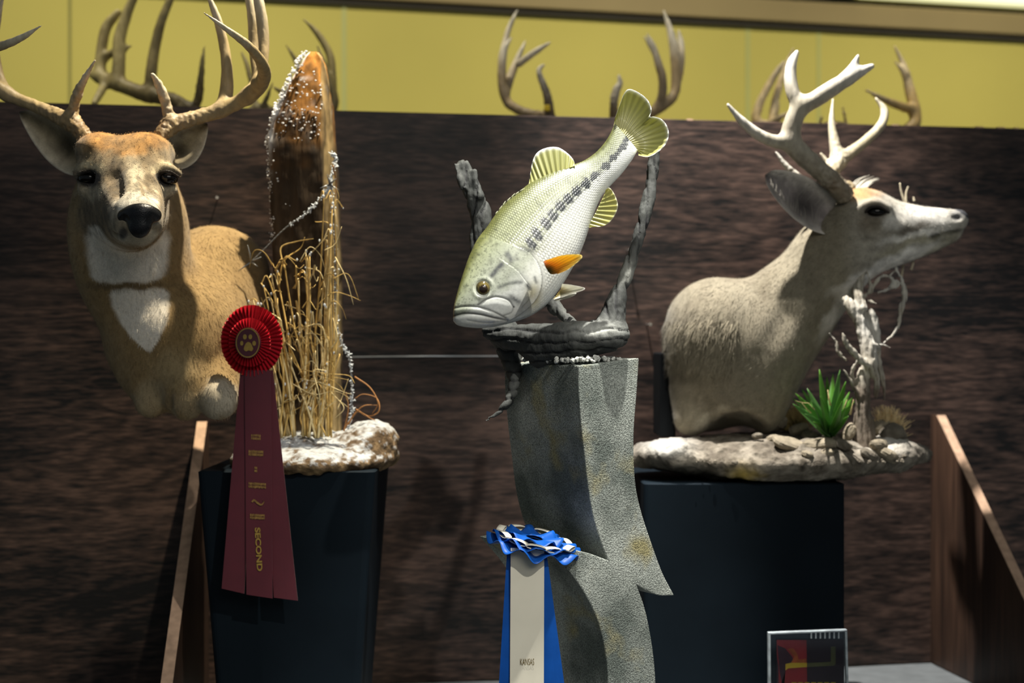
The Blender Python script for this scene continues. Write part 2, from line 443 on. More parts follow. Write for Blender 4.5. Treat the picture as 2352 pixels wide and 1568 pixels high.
# ------------------------------------------------------------------ table, plywood partition, braces
ZTAB = CZ - .685
m_cloth = mat('grey_table_cloth', (.12, .13, .135), .85, .2, var=(30, .15), bump=(500, .2, .001))
m_leg = mat('table_leg_metal', (.12, .12, .13), .4, .5, metal=.8, var=(20, .1))
tb = empty('display_table', (0.1, 2.7, 0), 'grey cloth covered table under the trophies and partition', 'table')
x0, x1 = -1.9, 2.1
V, F = [], []
nx, ny = 80, 40
rng = np.random.default_rng(5)
gx, gy = np.meshgrid(np.linspace(x0, x1, nx), np.linspace(1.72, 4.1, ny), indexing='ij')
gp = np.stack([gx.ravel(), gy.ravel(), np.zeros(nx * ny)], 1)
gz = ZTAB - .003 * fnoise(gp, 4, 3, 3) - .004 * np.abs(np.sin(gp[:, 0] * 6 + 3 * fnoise(gp, 2, 2, 9))) ** 8
top = np.stack([gp[:, 0], gp[:, 1], gz], 1)
V = list(top); F = [(i * ny + j, (i + 1) * ny + j, (i + 1) * ny + j + 1, i * ny + j + 1) for i in range(nx - 1) for j in range(ny - 1)]
# hanging cloth along the rim
rim = [i * ny for i in range(nx)] + [(nx - 1) * ny + j for j in range(1, ny)] + [i * ny + ny - 1 for i in range(nx - 2, -1, -1)] + [j for j in range(ny - 2, 0, -1)]
base = len(V); cx, cy = .1, 2.9
for k, i in enumerate(rim):
    p = top[i]; o = np.array([p[0] - cx, p[1] - cy, 0]); o /= np.linalg.norm(o)
    V.append(np.array([p[0], p[1], .08]) + o * (.03 + .02 * math.sin(k * .9)))
for k in range(len(rim)):
    k2 = (k + 1) % len(rim); F.append((rim[k], base + k, base + k2, rim[k2]))
mk('table_cloth', np.array(V), F, m_cloth, tb)
from_bm('table_top', box_bm((.1, 2.91, ZTAB - .03), (3.9, 2.3, .03), bevel=.004), m_leg, tb)
for lx in (-1.7, 1.9):
    for ly in (1.9, 3.9):
        v, f = tube([(lx, ly, 0), (lx, ly, ZTAB - .05)], .02, 12); mk('leg', v, f, m_leg, tb)

m_ply = wood_mat('stained_plywood', (.0072, .0066, .0068), (.098, .061, .048), 0, 1.0, .45, .3)
m_edge = mat('raw_plywood_edge', (.47, .31, .21), .7, .25, var=(60, .25), bump=(300, .3, .001))
ZP = CZ + (784 - 264) / FPX * DP
part = empty('plywood_partition', (0, DP, ZTAB), 'dark stained plywood partition standing behind the trophies', 'partition')
slab_on('board', DP, TP, -1.45, 1.75, ZTAB, ZP, 0, -.018, m_ply, .0012, part)
# chipped bare splinters on the top edge at the right
rr = random.Random(3)
for px in (1585, 1912, 2058, 2250, 2300, 2335):
    X = on_plane(px, 280, DP, TP)[0]; L = rr.uniform(.004, .012)
    slab_on('splinter', DP, TP, X - L, X + L, ZP - .0015, ZP + .0016, .0006, -.006, m_edge, parent=part)

def brace(name, top_px, dirn, L, drop, label, rs):
    top = on_plane(*top_px, DP, TP); top = top + np.array([0, 0, 0])
    dirn = np.array([dirn[0], dirn[1], 0]) / math.hypot(*dirn)
    side = np.array([-dirn[1], dirn[0], 0])         # board thickness direction
    if side[0] < 0: side = -side
    top = top + dirn * .001
    zt = top[2]
    poly = [np.array([top[0], top[1], ZTAB + .001]), np.array([*(top + dirn * L)[:2], ZTAB + .001]), np.array([*(top + dirn * (L))[:2], ZTAB + .03]), np.array([*(top + dirn * .03)[:2], zt]), np.array([top[0], top[1], zt])]
    root = empty(name, poly[0], label, 'brace')
    th = side * .0185
    from_bm('board', prism_bm(poly, th), m_ply2, root)
    # the sawn, unstained hypotenuse edge
    up = np.array([0, 0, 1.0]); a, bq = poly[3], poly[2]
    hd = (bq - a) / np.linalg.norm(bq - a); out = np.cross(side, hd); out = out if out[2] > 0 else -out
    e = [a + out * .0004, bq + out * .0004, bq - out * .0012, a - out * .0012]
    from_bm('sawn_edge', prism_bm([q - side * .0004 for q in e], th + side * .0008), m_edge, root)
    return root
m_ply2 = wood_mat('brown_plywood', (.018, .010, .007), (.075, .040, .025), 2, 1.0, .5, .3)
brace('plywood_brace', (2137, 952), (.163, -.986), .575, 0, 'large triangular plywood brace at the right edge with pale sawn edge', 1)
brace('plywood_brace', (458, 966), (.085, -.995), .575, 0, 'narrow edge-on plywood brace in the dark below the front-facing deer', 2)

# ------------------------------------------------------------------ nails and a wire on the partition
m_pin = mat('bright_nail', (.75, .75, .72), .25, .6, metal=.9, var=(200, .1))
for (px, py), lab in (((500, 457), 'small bright nail in the plywood beside the snowy post'), ((1440, 575), 'small bright nail in the plywood inside the driftwood curve'), ((1485, 745), 'small bright nail in the plywood right of the driftwood foot')):
    p = on_plane(px, py, DP, TP)
    a = tube([p, p + PN * .03], .0013, 8); h = tube([p + PN * .03, p + PN * .032], .0032, 12)
    o = mk('nail', *join([a, h]), m_pin, smooth=False); tag(o, lab, 'nail', 'nails in the plywood')
m_wire = mat('pale_wire', (.75, .78, .8), .3, .6, metal=.6, var=(90, .1))
a = on_plane(803, 820, DP, TP, .006); c = on_plane(980, 817.5, DP, TP, .006); b_ = on_plane(1186, 818, DP, TP, .006)
w = mk('taut_wire', *tube([a, c, b_], .0014, 8), m_wire); tag(w, 'thin pale wire stretched straight across the plywood left of the fish', 'wire')

# ------------------------------------------------------------------ black pedestals
m_black = mat('black_pedestal_paint', (.0048, .0085, .0125), .65, .06, var=(4, .3), bump=(6, .1, .004, 3))
def frustum(name, c, ztop, hx0, hy0, hx1, hy1, m, label, z0=None):
    z0 = ZTAB + .001 if z0 is None else z0
    bm = bmesh.new()
    def ring(hx, hy, z, r):
        out = []
        for sx, sy, a0 in ((1, 1, 0), (-1, 1, 90), (-1, -1, 180), (1, -1, 270)):
            for k in range(5):
                a = math.radians(a0 + 90 * k / 4)
                out.append(bm.verts.new((c[0] + sx * (hx - r) + r * math.cos(a), c[1] + sy * (hy - r) + r * math.sin(a), z)))
        return out
    rings = [ring(hx1 - .004, hy1 - .004, z0, .01), ring(hx1, hy1, z0 + .004, .012)]
    for t in np.linspace(0, 1, 6)[1:]:
        rings.append(ring(hx1 + (hx0 - hx1) * t, hy1 + (hy0 - hy1) * t, z0 + .004 + (ztop - .006 - z0) * t, .012))
    rings.append(ring(hx0 - .004, hy0 - .004, ztop, .01))
    for A, B in zip(rings[:-1], rings[1:]):
        n = len(A)
        for i in range(n): bm.faces.new((A[i], A[(i + 1) % n], B[(i + 1) % n], B[i]))
    bm.faces.new(rings[0][::-1]); bm.faces.new(rings[-1])
    o = from_bm(name, bm, m, None, smooth=False); tag(o, label, 'pedestal'); return o
LPX = ((682 - 1176) / FPX * 2.45, 2.47)
ZL = P(0, 1078, 2.36)[2]
frustum('tapered_pedestal', LPX, ZL, .146, .14, .112, .118, m_black, 'black tapered pedestal under the snowy post base')
RPX = (.4075, 2.65)
ZR = P(0, 1106, 2.52)[2]
frustum('box_pedestal', RPX, ZR, .1765, .16, .1765, .16, m_black, 'wide black box pedestal under the rock base of the sideways deer')
# ------------------------------------------------------------------ deer
def PR(px, py, d, rpx):              # point + radius row from pixels
    return [*P(px, py, d), M2(rpx, d)]
m_fur = mat('deer_fur_skin', attr=True, rough=.95, spec=.08, var=(420, .16, 3), bump=(700, .35, .001, 3), sheen=.15)
m_hair = mat('deer_hair', attr=True, rough=.85, spec=.12, sheen=.1)
m_nose = mat('wet_black_nose', (.010, .010, .012), .34, .4, var=(120, .3), bump=(520, .5, .0012, 3))
m_eye = mat('glass_eye', (.006, .0045, .004), .08, .3, coat=.25, var=(40, .2))
m_antler = mat('antler_bone', attr=True, rough=.5, spec=.35, var=(110, .24), bump=(170, .6, .0016, 5), stretch=(1, 1, .35))
m_lid = mat('dark_eyelid', (.02, .015, .012), .6, .3, var=(90, .3))

def antler(name, parent, crop, branches, base, h=.0022, cols=((.23, .15, .075), (.56, .47, .33), (.80, .75, .64)), rough_len=.09, seed=1, kk=.012, tips=None):
    x0, y0, s = crop
    rows = [np.array([PR(x0 + cx / s, y0 + cy / s, d, r / s) for cx, cy, d, r in br]) for br in branches]
    allp = np.vstack(rows); m = allp[:, 3].max() * 1.5 + .02
    S = SDF(allp[:, :3].min(0) - m, allp[:, :3].max(0) + m, h)
    for r in rows: S.chain(r, kk, 8)
    V, F = S.mesh(); V = smooth(V, F, 1); N = vnormals(V, F)
    b = P(x0 + base[0] / s, y0 + base[1] / s, base[2])
    dist = np.linalg.norm(V - b, axis=1)
    near = np.exp(-(dist / rough_len) ** 2)
    V = V + N * ((fnoise(V, 190, 2, seed) - .45) * .0075 * near + (fnoise(V * [1, 1, .35], 120, 2, seed + 5) - .5) * .0016)[:, None]
    # paler towards the tine tips
    tip = np.zeros(len(V))
    for r in rows[0:]:
        e = r[-1, :3]; tip = np.maximum(tip, 1 - sstep(.01, .12, np.linalg.norm(V - e, axis=1)))
    n = fnoise(V * [1, 1, .5], 60, 3, seed + 9)
    c = mix(np.tile(cols[1], (len(V), 1)), cols[2], np.clip(tip * .9 + (n - .5) * .7, 0, 1))
    c = mix(c, cols[0], np.clip(near * .75 + (n - .55) * 1.2, 0, .9))
    return mk(name, V, F, m_antler, parent, col=c)

def ear(name, parent, base, tip, W, nrm, cup, cin, cout, bend=0.0, n=22, m=13, skew=0.0, blunt=.75, seed=2):
    """cupped leaf-shaped ear, inside facing nrm"""
    base, tip, nrm = (np.asarray(q, float) for q in (base, tip, nrm))
    ax = tip - base; L = np.linalg.norm(ax); ax /= L; nrm = nrm - ax * (nrm @ ax); nrm /= np.linalg.norm(nrm); side = np.cross(ax, nrm)
    V, C = [], []
    for layer in (0, 1):
        for i in range(n):
            u = i / (n - 1)
            w = W * (math.sin(math.pi * min(1, .16 + .84 * u) ** .85) ** blunt) * (1 - .08 * u) + .0012
            for j in range(m):
                v = -1 + 2 * j / (m - 1)
                p = base + ax * L * u + side * (w * math.sin(v * 1.15) / math.sin(1.15) + skew * w * u) - nrm * cup * w * (math.cos(v * 1.5)) + nrm * bend * L * u * u
                th = .0035 * (1 - .75 * abs(v) ** 3) * (1 - .6 * u)
                V.append(p + (nrm * th / 2 if layer == 0 else -nrm * th / 2))
                if layer == 0:
                    e = abs(v) ** 1.8; dk = .8 * math.exp(-((u - .34) / .2) ** 2 - (v / .55) ** 2); C.append((np.array(cin[0]) * (1 - e) + np.array(cin[1]) * e) * (1 - dk) * (1 - .75 * max(0, (u - .9) / .1)))
                else: C.append(np.array(cout))
    F = []
    k = n * m
    for i in range(n - 1):
        for j in range(m - 1):
            a = i * m + j
            F.append((a, a + 1, a + m + 1, a + m)); F.append((k + a, k + a + m, k + a + m + 1, k + a + 1))
    for i in range(n - 1):
        a = i * m; F.append((a, a + m, k + a + m, k + a)); a = i * m + m - 1; F.append((a, k + a, k + a + m, a + m))
    for j in range(m - 1):
        F.append((j, k + j, k + j + 1, j + 1)); a = (n - 1) * m + j; F.append((a, a + 1, k + a + 1, k + a))
    V = np.array(V); C = np.array(C); C = C * (.45 + 1.1 * fnoise(V, 130, 3, seed))[:, None]
    return mk(name, V, F, m_fur, parent, col=C)

def blot(C, X, Y, cx, cy, rx, ry, col, amt=1.0, soft=.35, rot=0.0, mask=None):
    a = math.radians(rot); dx, dy = X - cx, Y - cy
    u, v = dx * math.cos(a) + dy * math.sin(a), -dx * math.sin(a) + dy * math.cos(a)
    r = np.sqrt((u / rx) ** 2 + (v / ry) ** 2)
    t = amt * (1 - sstep(1 - soft, 1 + soft, r))
    if mask is not None: t = t * mask
    return mix(C, col, t)

# ---- the deer that looks at the viewer --------------------------------------------------------
rngA = np.random.default_rng(11)
deerA = empty('deer_mount', P(470, 960, 2.50), 'tan shoulder mount of an antlered deer looking straight ahead beside the snowy post', 'deer mount')
S = SDF(P(135, 990, 2.52) + [-.03, -.62, -.03], P(650, 270, 2.52) + [.03, .22, .05], .0032)
# body, chest, neck
S.chain([PR(430, 800, 2.40, 138), PR(455, 730, 2.48, 138), PR(484, 664, 2.56, 134)], .03)
S.chain([PR(500, 640, 2.55, 108), PR(520, 760, 2.52, 100)], .04)
S.chain([PR(425, 800, 2.40, 125), PR(432, 846, 2.38, 96)], .03)
S.chain([PR(292, 440, 2.37, 112), PR(295, 520, 2.385, 135), PR(307, 610, 2.39, 133), PR(345, 700, 2.40, 126), PR(402, 785, 2.41, 148)], .03)
S.chain([PR(300, 800, 2.40, 45), PR(345, 870, 2.38, 50)], .03)
S.chain([PR(348, 870, 2.35, 36), PR(344, 926, 2.34, 33)], .022)
S.chain([PR(430, 880, 2.32, 48), PR(426, 920, 2.315, 45)], .022)
S.chain([PR(510, 850, 2.36, 55), PR(502, 918, 2.30, 46)], .012)
S.chain([PR(384, 1000, 2.31, 26), PR(383, 945, 2.30, 18), PR(385, 895, 2.28, 10), PR(394, 850, 2.275, 4)], .008, sub=True)
S.chain([PR(462, 1000, 2.26, 8), PR(458, 930, 2.262, 7), PR(470, 880, 2.27, 4)], .014, sub=True)
S.chain([PR(300, 985, 2.30, 16), PR(318, 940, 2.30, 10)], .01, sub=True)
# head
S.ell(P(238, 352, 2.29), (M2(58, 2.28), .075, M2(46, 2.28)), k=.03)
S.ell(P(340, 352, 2.29), (M2(58, 2.28), .075, M2(46, 2.28)), k=.03)
S.ell(P(289, 405, 2.265), (M2(108, 2.25), .062, M2(62, 2.25)), k=.02)
S.chain([PR(291, 412, 2.245, 82), PR(298, 448, 2.195, 72), PR(309, 480, 2.125, 60), PR(318, 500, 2.090, 54)], .03)
S.chain([PR(291, 478, 2.30, 92), PR(298, 500, 2.24, 78), PR(314, 522, 2.13, 44), PR(318, 530, 2.10, 30)], .03)
for ex, sx in ((204, -1), (384, 1)):
    S.ell(P(ex - 2 * sx, 436, 2.238), (M2(26, 2.2), .02, M2(16, 2.2)), k=.015)                       # cheek bone below the eye
    S.chain([PR(ex - 26, 398, 2.226 + (.022 if sx < 0 else 0), 9), PR(ex - 2, 384, 2.222, 12), PR(ex + 26, 398, 2.226 + (.022 if sx > 0 else 0), 9)], .014)   # brow
    S.ell(P(ex, 409, 2.205), (M2(25, 2.2), .020, M2(16, 2.2)), k=.006, sub=True)
S.chain([PR(262, 405, 2.164, 4), PR(285, 462, 2.103, 3)], .03, sub=True)
S.chain([PR(338, 405, 2.162, 4), PR(345, 455, 2.103, 3)], .03, sub=True)
S.chain([PR(268, 536, 2.115, 5), PR(298, 548, 2.045, 4), PR(340, 548, 2.04, 4), PR(370, 534, 2.09, 5)], .006, sub=True)   # mouth
S.half(P(614, 700, 2.60), (.85, .5, 0), .02)
V, F = S.mesh(); V = smooth(V, F, 2); N = vnormals(V, F)
X, Y = pix(V); wob = (fnoise(V, 45, 3, 4) - .5) * 34; X2, Y2 = X + wob, Y + (fnoise(V, 45, 3, 8) - .5) * 34
front = sstep(.10, -.25, N[:, 1]); face = front * sstep(2.36, 2.30, V[:, 1])
C = np.tile(np.array([.275, .185, .080]), (len(V), 1))
C = mix(C, (.20, .125, .052), np.clip((fnoise(V * [1, 1, .3], 26, 3, 2) - .45) * 1.6, 0, .7))
C = mix(C, (.225, .17, .098), sstep(2.34, 2.27, V[:, 1]) * sstep(560, 520, Y))                 # greyer face
C = blot(C, X2, Y2, 285, 318, 112, 34, (.30, .155, .045), .95, .35, mask=sstep(2.36, 2.33, V[:, 1]))   # rusty cap
C = blot(C, X2, Y2, 287, 325, 45, 16, (.20, .13, .06), .5, .5)
C = blot(C, X2, Y2, 262, 420, 30, 62, (.09, .068, .045), .75, .5, 10, mask=face)
C = blot(C, X2, Y2, 352, 400, 20, 50, (.10, .078, .05), .7, .5, -8, mask=face)
C = blot(C, X2, Y2, 222, 480, 34, 60, (.12, .085, .045), .75, .5, mask=face)
C = blot(C, X2, Y2, 312, 425, 20, 62, (.40, .36, .27), .7, .6, -8, mask=face)                    # pale blaze
for ex in (204, 384):
    C = blot(C, X2, Y2, ex, 385, 40, 14, (.50, .42, .27), .8, .5, mask=face)
    C = blot(C, X2, Y2, ex, 438, 30, 18, (.46, .40, .29), .7, .5, mask=face)
    C = blot(C, X, Y, ex, 409, 29, 21, (.02, .015, .012), 1, .2, mask=face)
C = blot(C, X2, Y2, 318, 480, 62, 34, (.62, .58, .50), .85, .4, mask=face)                       # white muzzle band
C = blot(C, X2, Y2, 272, 520, 18, 36, (.30, .25, .17), .8, .5, mask=face)
C = blot(C, X2, Y2, 318, 546, 55, 22, (.55, .48, .36), .8, .4, mask=face)
C = blot(C, X, Y, 283, 535, 10, 14, (.02, .018, .018), .9, .4, mask=face)
hdm = sstep(2.34, 2.28, V[:, 1]) * sstep(560, 530, Y)
th = front * sstep(2.18, 2.21, V[:, 1])
Xs, Ys = X2 * .5 + X * .5, Y2 * .5 + Y * .5
def bib(C, ys, ws, x0, x1, lo, hi):
    w = np.interp(Ys, ys, ws); cx = np.interp(Ys, [ys[0], ys[-1]], [x0, x1])
    t = sstep(1.12, .9, np.abs(Xs - cx) / np.maximum(w, 1)) * sstep(lo - 6, lo + 6, Ys) * sstep(hi + 6, hi - 6, Ys) * th
    return mix(C, (.78, .72, .62), t)
C = bib(C, [520, 545, 600, 636, 652], [84, 92, 91, 84, 62], 292, 294, 520, 648)
C = bib(C, [662, 676, 702, 740, 780, 808], [58, 68, 67, 55, 28, 4], 316, 342, 664, 806)
C = blot(C, X2, Y2, 300, 657, 105, 8, (.14, .095, .045), .85, .5, mask=th)
C = blot(C, X2, Y2, 400, 850, 60, 40, (.34, .26, .14), .7, .6, mask=front)
C = blot(C, X2, Y2, 502, 918, 40, 44, (.46, .41, .32), .9, .3, mask=front)
C = blot(C, X2, Y2, 345, 915, 34, 40, (.36, .29, .18), .7, .4, mask=front)
C = blot(C, X2, Y2, 440, 925, 46, 36, (.30, .24, .15), .7, .4, mask=front)
C = C * (.88 + .24 * fnoise(V, 90, 2, 6))[:, None]
C = C * (1 + hdm * (fnoise(V * [1, .45, .45], 170, 3, 16) - .5) * 1.7)[:, None]
mk('body', V, F, m_fur, deerA, col=C)
nose0 = P(320, 500, 2.06)
flow = np.tile(np.array([.12, .35, -1.0]), (len(V), 1)); hd = (V[:, 1] < 2.33) & (Y < 560)
flow[hd] = V[hd] - nose0
sel = ~((Y > 462) & (Y < 552) & (X > 268) & (X < 372) & (V[:, 1] < 2.14))
hv, hf, hc, hn = hairs(V, N, C, flow, 70000, np.where(hd, .0045, .0075), .00036, .14, rngA, sel=sel)
tag(mk('fur', hv, hf, m_hair, deerA, col=hc, smooth=True, nrm=hn), kind='stuff')
# nose pad with nostrils
S = SDF(nose0 - .06, nose0 + .06, .0016)
S.chain([PR(287, 496, 2.066, 17), PR(303, 486, 2.054, 16), PR(321, 483, 2.050, 16), PR(339, 485, 2.054, 16), PR(354, 494, 2.066, 17)], .010)
S.ell(P(321, 514, 2.053), (M2(27, 2.05), .012, M2(33, 2.05)), k=.012)
for nx_, s in ((287, -1), (351, 1)):
    S.chain([PR(nx_ - s * 5, 508, 2.044, 6), PR(nx_ + s * 6, 502, 2.048, 9), PR(nx_ + s * 14, 512, 2.058, 7)], .004, sub=True)
S.chain([PR(321, 560, 2.038, 2), PR(321, 522, 2.036, 2)], .006, sub=True)
v, f = S.mesh(); v = smooth(v, f, 1); mk('nose', v, f, m_nose, deerA)
for ex, tl in ((205, 10), (384, -10)):
    v, f = ellipsoid(P(ex, 409, 2.229), (.0172, .0155, .0125)); e = mk('eye', v, f, m_eye, deerA)
    lid = [P(ex - 25, 412, 2.228), P(ex - 12, 396, 2.212), P(ex + 5, 394, 2.211), P(ex + 25, 406, 2.226)]
    v, f = tube(catmull(lid, 6), .0024, 8); mk('eyelid', v, f, m_lid, deerA)
    parts = []
    for k in range(8):
        q = catmull(lid, 6)[2 * k + 2]; side = -1 if ex < 290 else 1
        parts.append(tube(catmull([q, q + [side * .004, -.006, .001], q + [side * .011, -.010, -.002]], 4), np.linspace(.0005, .0001, 9), 5))
    mk('eyelashes', *join(parts), m_lid, deerA)
CI = ((.30, .245, .15), (.62, .56, .44)); CO = (.21, .15, .08)
ear('ear', deerA, P(182, 372, 2.315), P(44, 258, 2.36), .036, (-.15, -1, -.25), .75, CI, CO, 0, skew=.1)
ear('ear', deerA, P(396, 366, 2.315), P(476, 284, 2.36), .029, (.15, -1, -.25), .8, CI, CO, 0, skew=-.1)
# antlers, traced on a crop scaled 2.529
CR = (0, 0, 2.529)
antler('antler', deerA, CR, [
    [(498, 800, 2.30, 44), (440, 735, 2.31, 46), (330, 672, 2.325, 42), (190, 610, 2.34, 36), (60, 555, 2.34, 36), (-60, 470, 2.32, 38), (-150, 370, 2.25, 36), (-130, 300, 2.17, 32), (0, 270, 2.13, 26), (120, 222, 2.11, 20), (238, 150, 2.10, 6)],
    [(425, 715, 2.315, 34), (428, 620, 2.315, 30), (470, 500, 2.30, 24), (552, 352, 2.28, 7)],
    [(40, 550, 2.34, 34), (-10, 430, 2.36, 30), (-30, 250, 2.37, 24), (0, 60, 2.36, 14), (30, -80, 2.35, 6)],
    [(-140, 380, 2.27, 30), (-190, 180, 2.29, 24), (-170, -40, 2.29, 8)]],
    (498, 800, 2.30), seed=3, cols=((.15, .09, .04), (.36, .275, .145), (.70, .63, .48)))
antler('antler', deerA, CR, [
    [(925, 815, 2.30, 44), (975, 745, 2.31, 46), (1080, 700, 2.325, 43), (1250, 650, 2.34, 40), (1400, 585, 2.34, 42), (1500, 510, 2.31, 44), (1535, 430, 2.26, 40), (1508, 345, 2.20, 32), (1430, 255, 2.16, 25), (1310, 165, 2.13, 17), (1184, 74, 2.11, 6)],
    [(985, 715, 2.315, 34), (965, 610, 2.315, 30), (925, 500, 2.30, 25), (884, 432, 2.285, 11)],
    [(1280, 640, 2.345, 36), (1315, 540, 2.36, 40), (1318, 400, 2.365, 32), (1300, 260, 2.37, 30), (1262, 110, 2.36, 24), (1215, -10, 2.35, 14), (1190, -80, 2.34, 5)],
    [(1440, 560, 2.335, 36), (1490, 450, 2.34, 30), (1478, 300, 2.355, 32), (1468, 120, 2.36, 30), (1440, -30, 2.36, 24), (1400, -160, 2.35, 6)],
    [(1500, 480, 2.30, 34), (1530, 340, 2.31, 30), (1528, 180, 2.32, 34), (1502, 0, 2.32, 30), (1470, -150, 2.32, 8)]],
    (925, 815, 2.30), seed=4, cols=((.15, .09, .04), (.36, .275, .145), (.70, .63, .48)))
# ---- the deer seen from the side ---------------------------------------------------------------
rngB = np.random.default_rng(12)
deerB = empty('deer_mount', P(1650, 1000, 2.65), 'grey-brown shoulder mount of an antlered deer in profile with raised muzzle', 'deer mount')
D = 2.65
S = SDF(P(1500, 1030, D) + [-.03, -.20, -.03], P(2245, 410, D) + [.03, .22, .03], .0033)
YA = np.array([0, 1.0, 0])
S.ell(P(1648, 762, 2.67), (M2(124, D), .135, M2(126, D)), k=.03)
S.chain([PR(1660, 810, 2.66, 134), PR(1640, 880, 2.68, 105), PR(1618, 915, 2.68, 76)], .03)
S.chain([PR(1958, 540, 2.65, 88), PR(1915, 590, 2.65, 96), PR(1862, 655, 2.65, 97), PR(1785, 738, 2.65, 118), PR(1700, 820, 2.65, 140)], .03, flat=(YA, 1.05))
S.chain([PR(1735, 820, 2.62, 105), PR(1730, 890, 2.61, 90), PR(1722, 925, 2.60, 66)], .035)
S.chain([PR(1590, 900, 2.64, 50), PR(1588, 958, 2.63, 42)], .025)
S.chain([PR(1700, 920, 2.60, 50), PR(1745, 950, 2.60, 42)], .03)
S.ell(P(1698, 1002, 2.57), (M2(60, 2.6), .085, M2(58, 2.6)), k=.012, sub=True)
S.chain([PR(1810, 720, 2.545, 5), PR(1750, 840, 2.50, 8), PR(1725, 900, 2.50, 4)], .035, sub=True)     # crease of the neck muscle
# head
S.ell(P(1978, 492, D), (M2(74, D), .060, M2(58, D)), k=.02)
S.chain([PR(1985, 528, D, 84), PR(2045, 530, D, 71), PR(2105, 527, D, 55), PR(2160, 518, D, 40), PR(2200, 505, D, 24)], .02, flat=(YA, 1.22))
S.chain([PR(1978, 585, D, 52), PR(2060, 578, D, 30), PR(2130, 556, D, 24), PR(2188, 538, D, 14)], .02)
for sy in (-1, 1):
    S.ell(P(2010, 512, D + sy * .046), (M2(34, D), .02, M2(16, D)), k=.02)
    S.chain([PR(1984, 482, D + sy * .058, 9), PR(2008, 468, D + sy * .062, 11), PR(2040, 478, D + sy * .054, 8)], .014)
    S.ell(P(2014, 486, D + sy * .070), (M2(25, D), .022, M2(12, D)), k=.006, sub=True)
    S.chain([PR(2203, 527, D + sy * .022, 3), PR(2178, 533, D + sy * .030, 4), PR(2135, 545, D + sy * .042, 3)], .006, sub=True)
    S.chain([PR(2190, 499, D + sy * .022, 5), PR(2204, 499, D + sy * .016, 6)], .005, sub=True)
    S.chain([PR(2080, 530, D + sy * .062, 5), PR(2120, 515, D + sy * .055, 4)], .02, sub=True)
S.half(P(1526, 800, D), (-1, 0, 0), .02)
V, F = S.mesh(); V = smooth(V, F, 2); N = vnormals(V, F)
X, Y = pix(V); X2, Y2 = X + (fnoise(V, 45, 3, 4) - .5) * 30, Y + (fnoise(V, 45, 3, 8) - .5) * 30
C = np.tile(np.array([.235, .205, .145]), (len(V), 1))
C = mix(C, (.15, .125, .085), np.clip((fnoise(V * [1, 1, .4], 24, 3, 2) - .45) * 1.8, 0, .7))
C = mix(C, (.34, .31, .25), sstep(1920, 1990, X))
C = blot(C, X2, Y2, 1975, 432, 60, 22, (.36, .20, .07), .85, .5)
C = blot(C, X2, Y2, 2130, 500, 70, 24, (.64, .62, .57), .8, .6, 5)
C = blot(C, X2, Y2, 2048, 512, 30, 18, (.74, .70, .62), .85, .5)
C = blot(C, X2, Y2, 2105, 541, 72, 9, (.80, .77, .70), .9, .5, -10)
C = blot(C, X2, Y2, 2000, 500, 26, 44, (.13, .10, .065), .7, .6, 20)
C = blot(C, X2, Y2, 2090, 528, 42, 10, (.10, .085, .065), .8, .6, -18)
C = blot(C, X, Y, 2015, 485, 27, 11, (.02, .016, .014), 1, .25)
C = blot(C, X, Y, 2170, 537, 42, 5.5, (.012, .011, .010), 1, .4, -14)
C = blot(C, X, Y, 2152, 548, 15, 12, (.03, .027, .024), .9, .5)
C = blot(C, X2, Y2, 2120, 568, 90, 22, (.36, .33, .22), .7, .5, -14)
C = blot(C, X2, Y2, 2040, 612, 120, 17, (.80, .77, .71), .95, .5, -26)
C = blot(C, X2, Y2, 1935, 700, 80, 16, (.70, .67, .61), .8, .6, -55)
C = blot(C, X2, Y2, 1700, 950, 60, 12, (.50, .45, .34), .7, .5, 12)
C = blot(C, X2, Y2, 1630, 960, 40, 10, (.50, .45, .34), .7, .5, -35)
C = blot(C, X, Y, 2197, 499, 11, 7, (.012, .012, .014), .95, .3, -8)
C = blot(C, X, Y, 2206, 490, 22, 13, (.20, .20, .20), .7, .5)
C = C * (.86 + .28 * fnoise(V, 90, 2, 6))[:, None]
C = C * (1 + sstep(1930, 1990, X) * (fnoise(V * [.6, 1, 1], 110, 3, 16) - .5) * .9)[:, None]
mk('body', V, F, m_fur, deerB, col=C)
nose1 = P(2215, 505, D)
flow = np.tile(np.array([-.55, 0, -.8]), (len(V), 1)); hd = X > 1930
flow[hd] = V[hd] - nose1
sel = ~((X > 2186) & (Y < 530))
tuft = np.exp(-((X - 1590) / 75) ** 2 - ((Y - 800) / 60) ** 2)
hv, hf, hc, hn = hairs(V, N, C, flow, 70000, np.where(hd, .0045, .0072 + .02 * tuft), .00036, .15, rngB, sel=sel)
tag(mk('fur', hv, hf, m_hair, deerB, col=hc, smooth=True, nrm=hn), kind='stuff')
# ragged long tufts at the cut edge behind the shoulder
sel = (X < 1695) & (Y > 735) & (Y < 838 + (fnoise(V, 60, 2, 9) - .5) * 60) & (N[:, 1] < .3)
fl2 = np.tile(np.array([-.30, -.05, -1.0]), (len(V), 1))
hv, hf, hc, hn = hairs(V, N, np.tile(np.array([.27, .235, .165]), (len(V), 1)), fl2, 5200, .026, .0010, .20, rngB, sel=sel, jit=.25, bright=.3)
tag(mk('hair_tufts', hv, hf, m_hair, deerB, col=hc, smooth=True, nrm=hn), kind='stuff')
for sy in (-1, 1):
    v, f = ellipsoid(P(2013, 486, D + sy * .054), (.018, .0135, .0092)); mk("eye", v, f, m_eye, deerB)
    v, f = tube(catmull([P(1986, 488, D + sy * .064), P(2000, 476, D + sy * .070), P(2022, 475, D + sy * .070), P(2042, 488, D + sy * .060)], 6), .0024, 8); mk('eyelid', v, f, m_lid, deerB)
S = SDF(nose1 - .05, nose1 + .05, .0016)
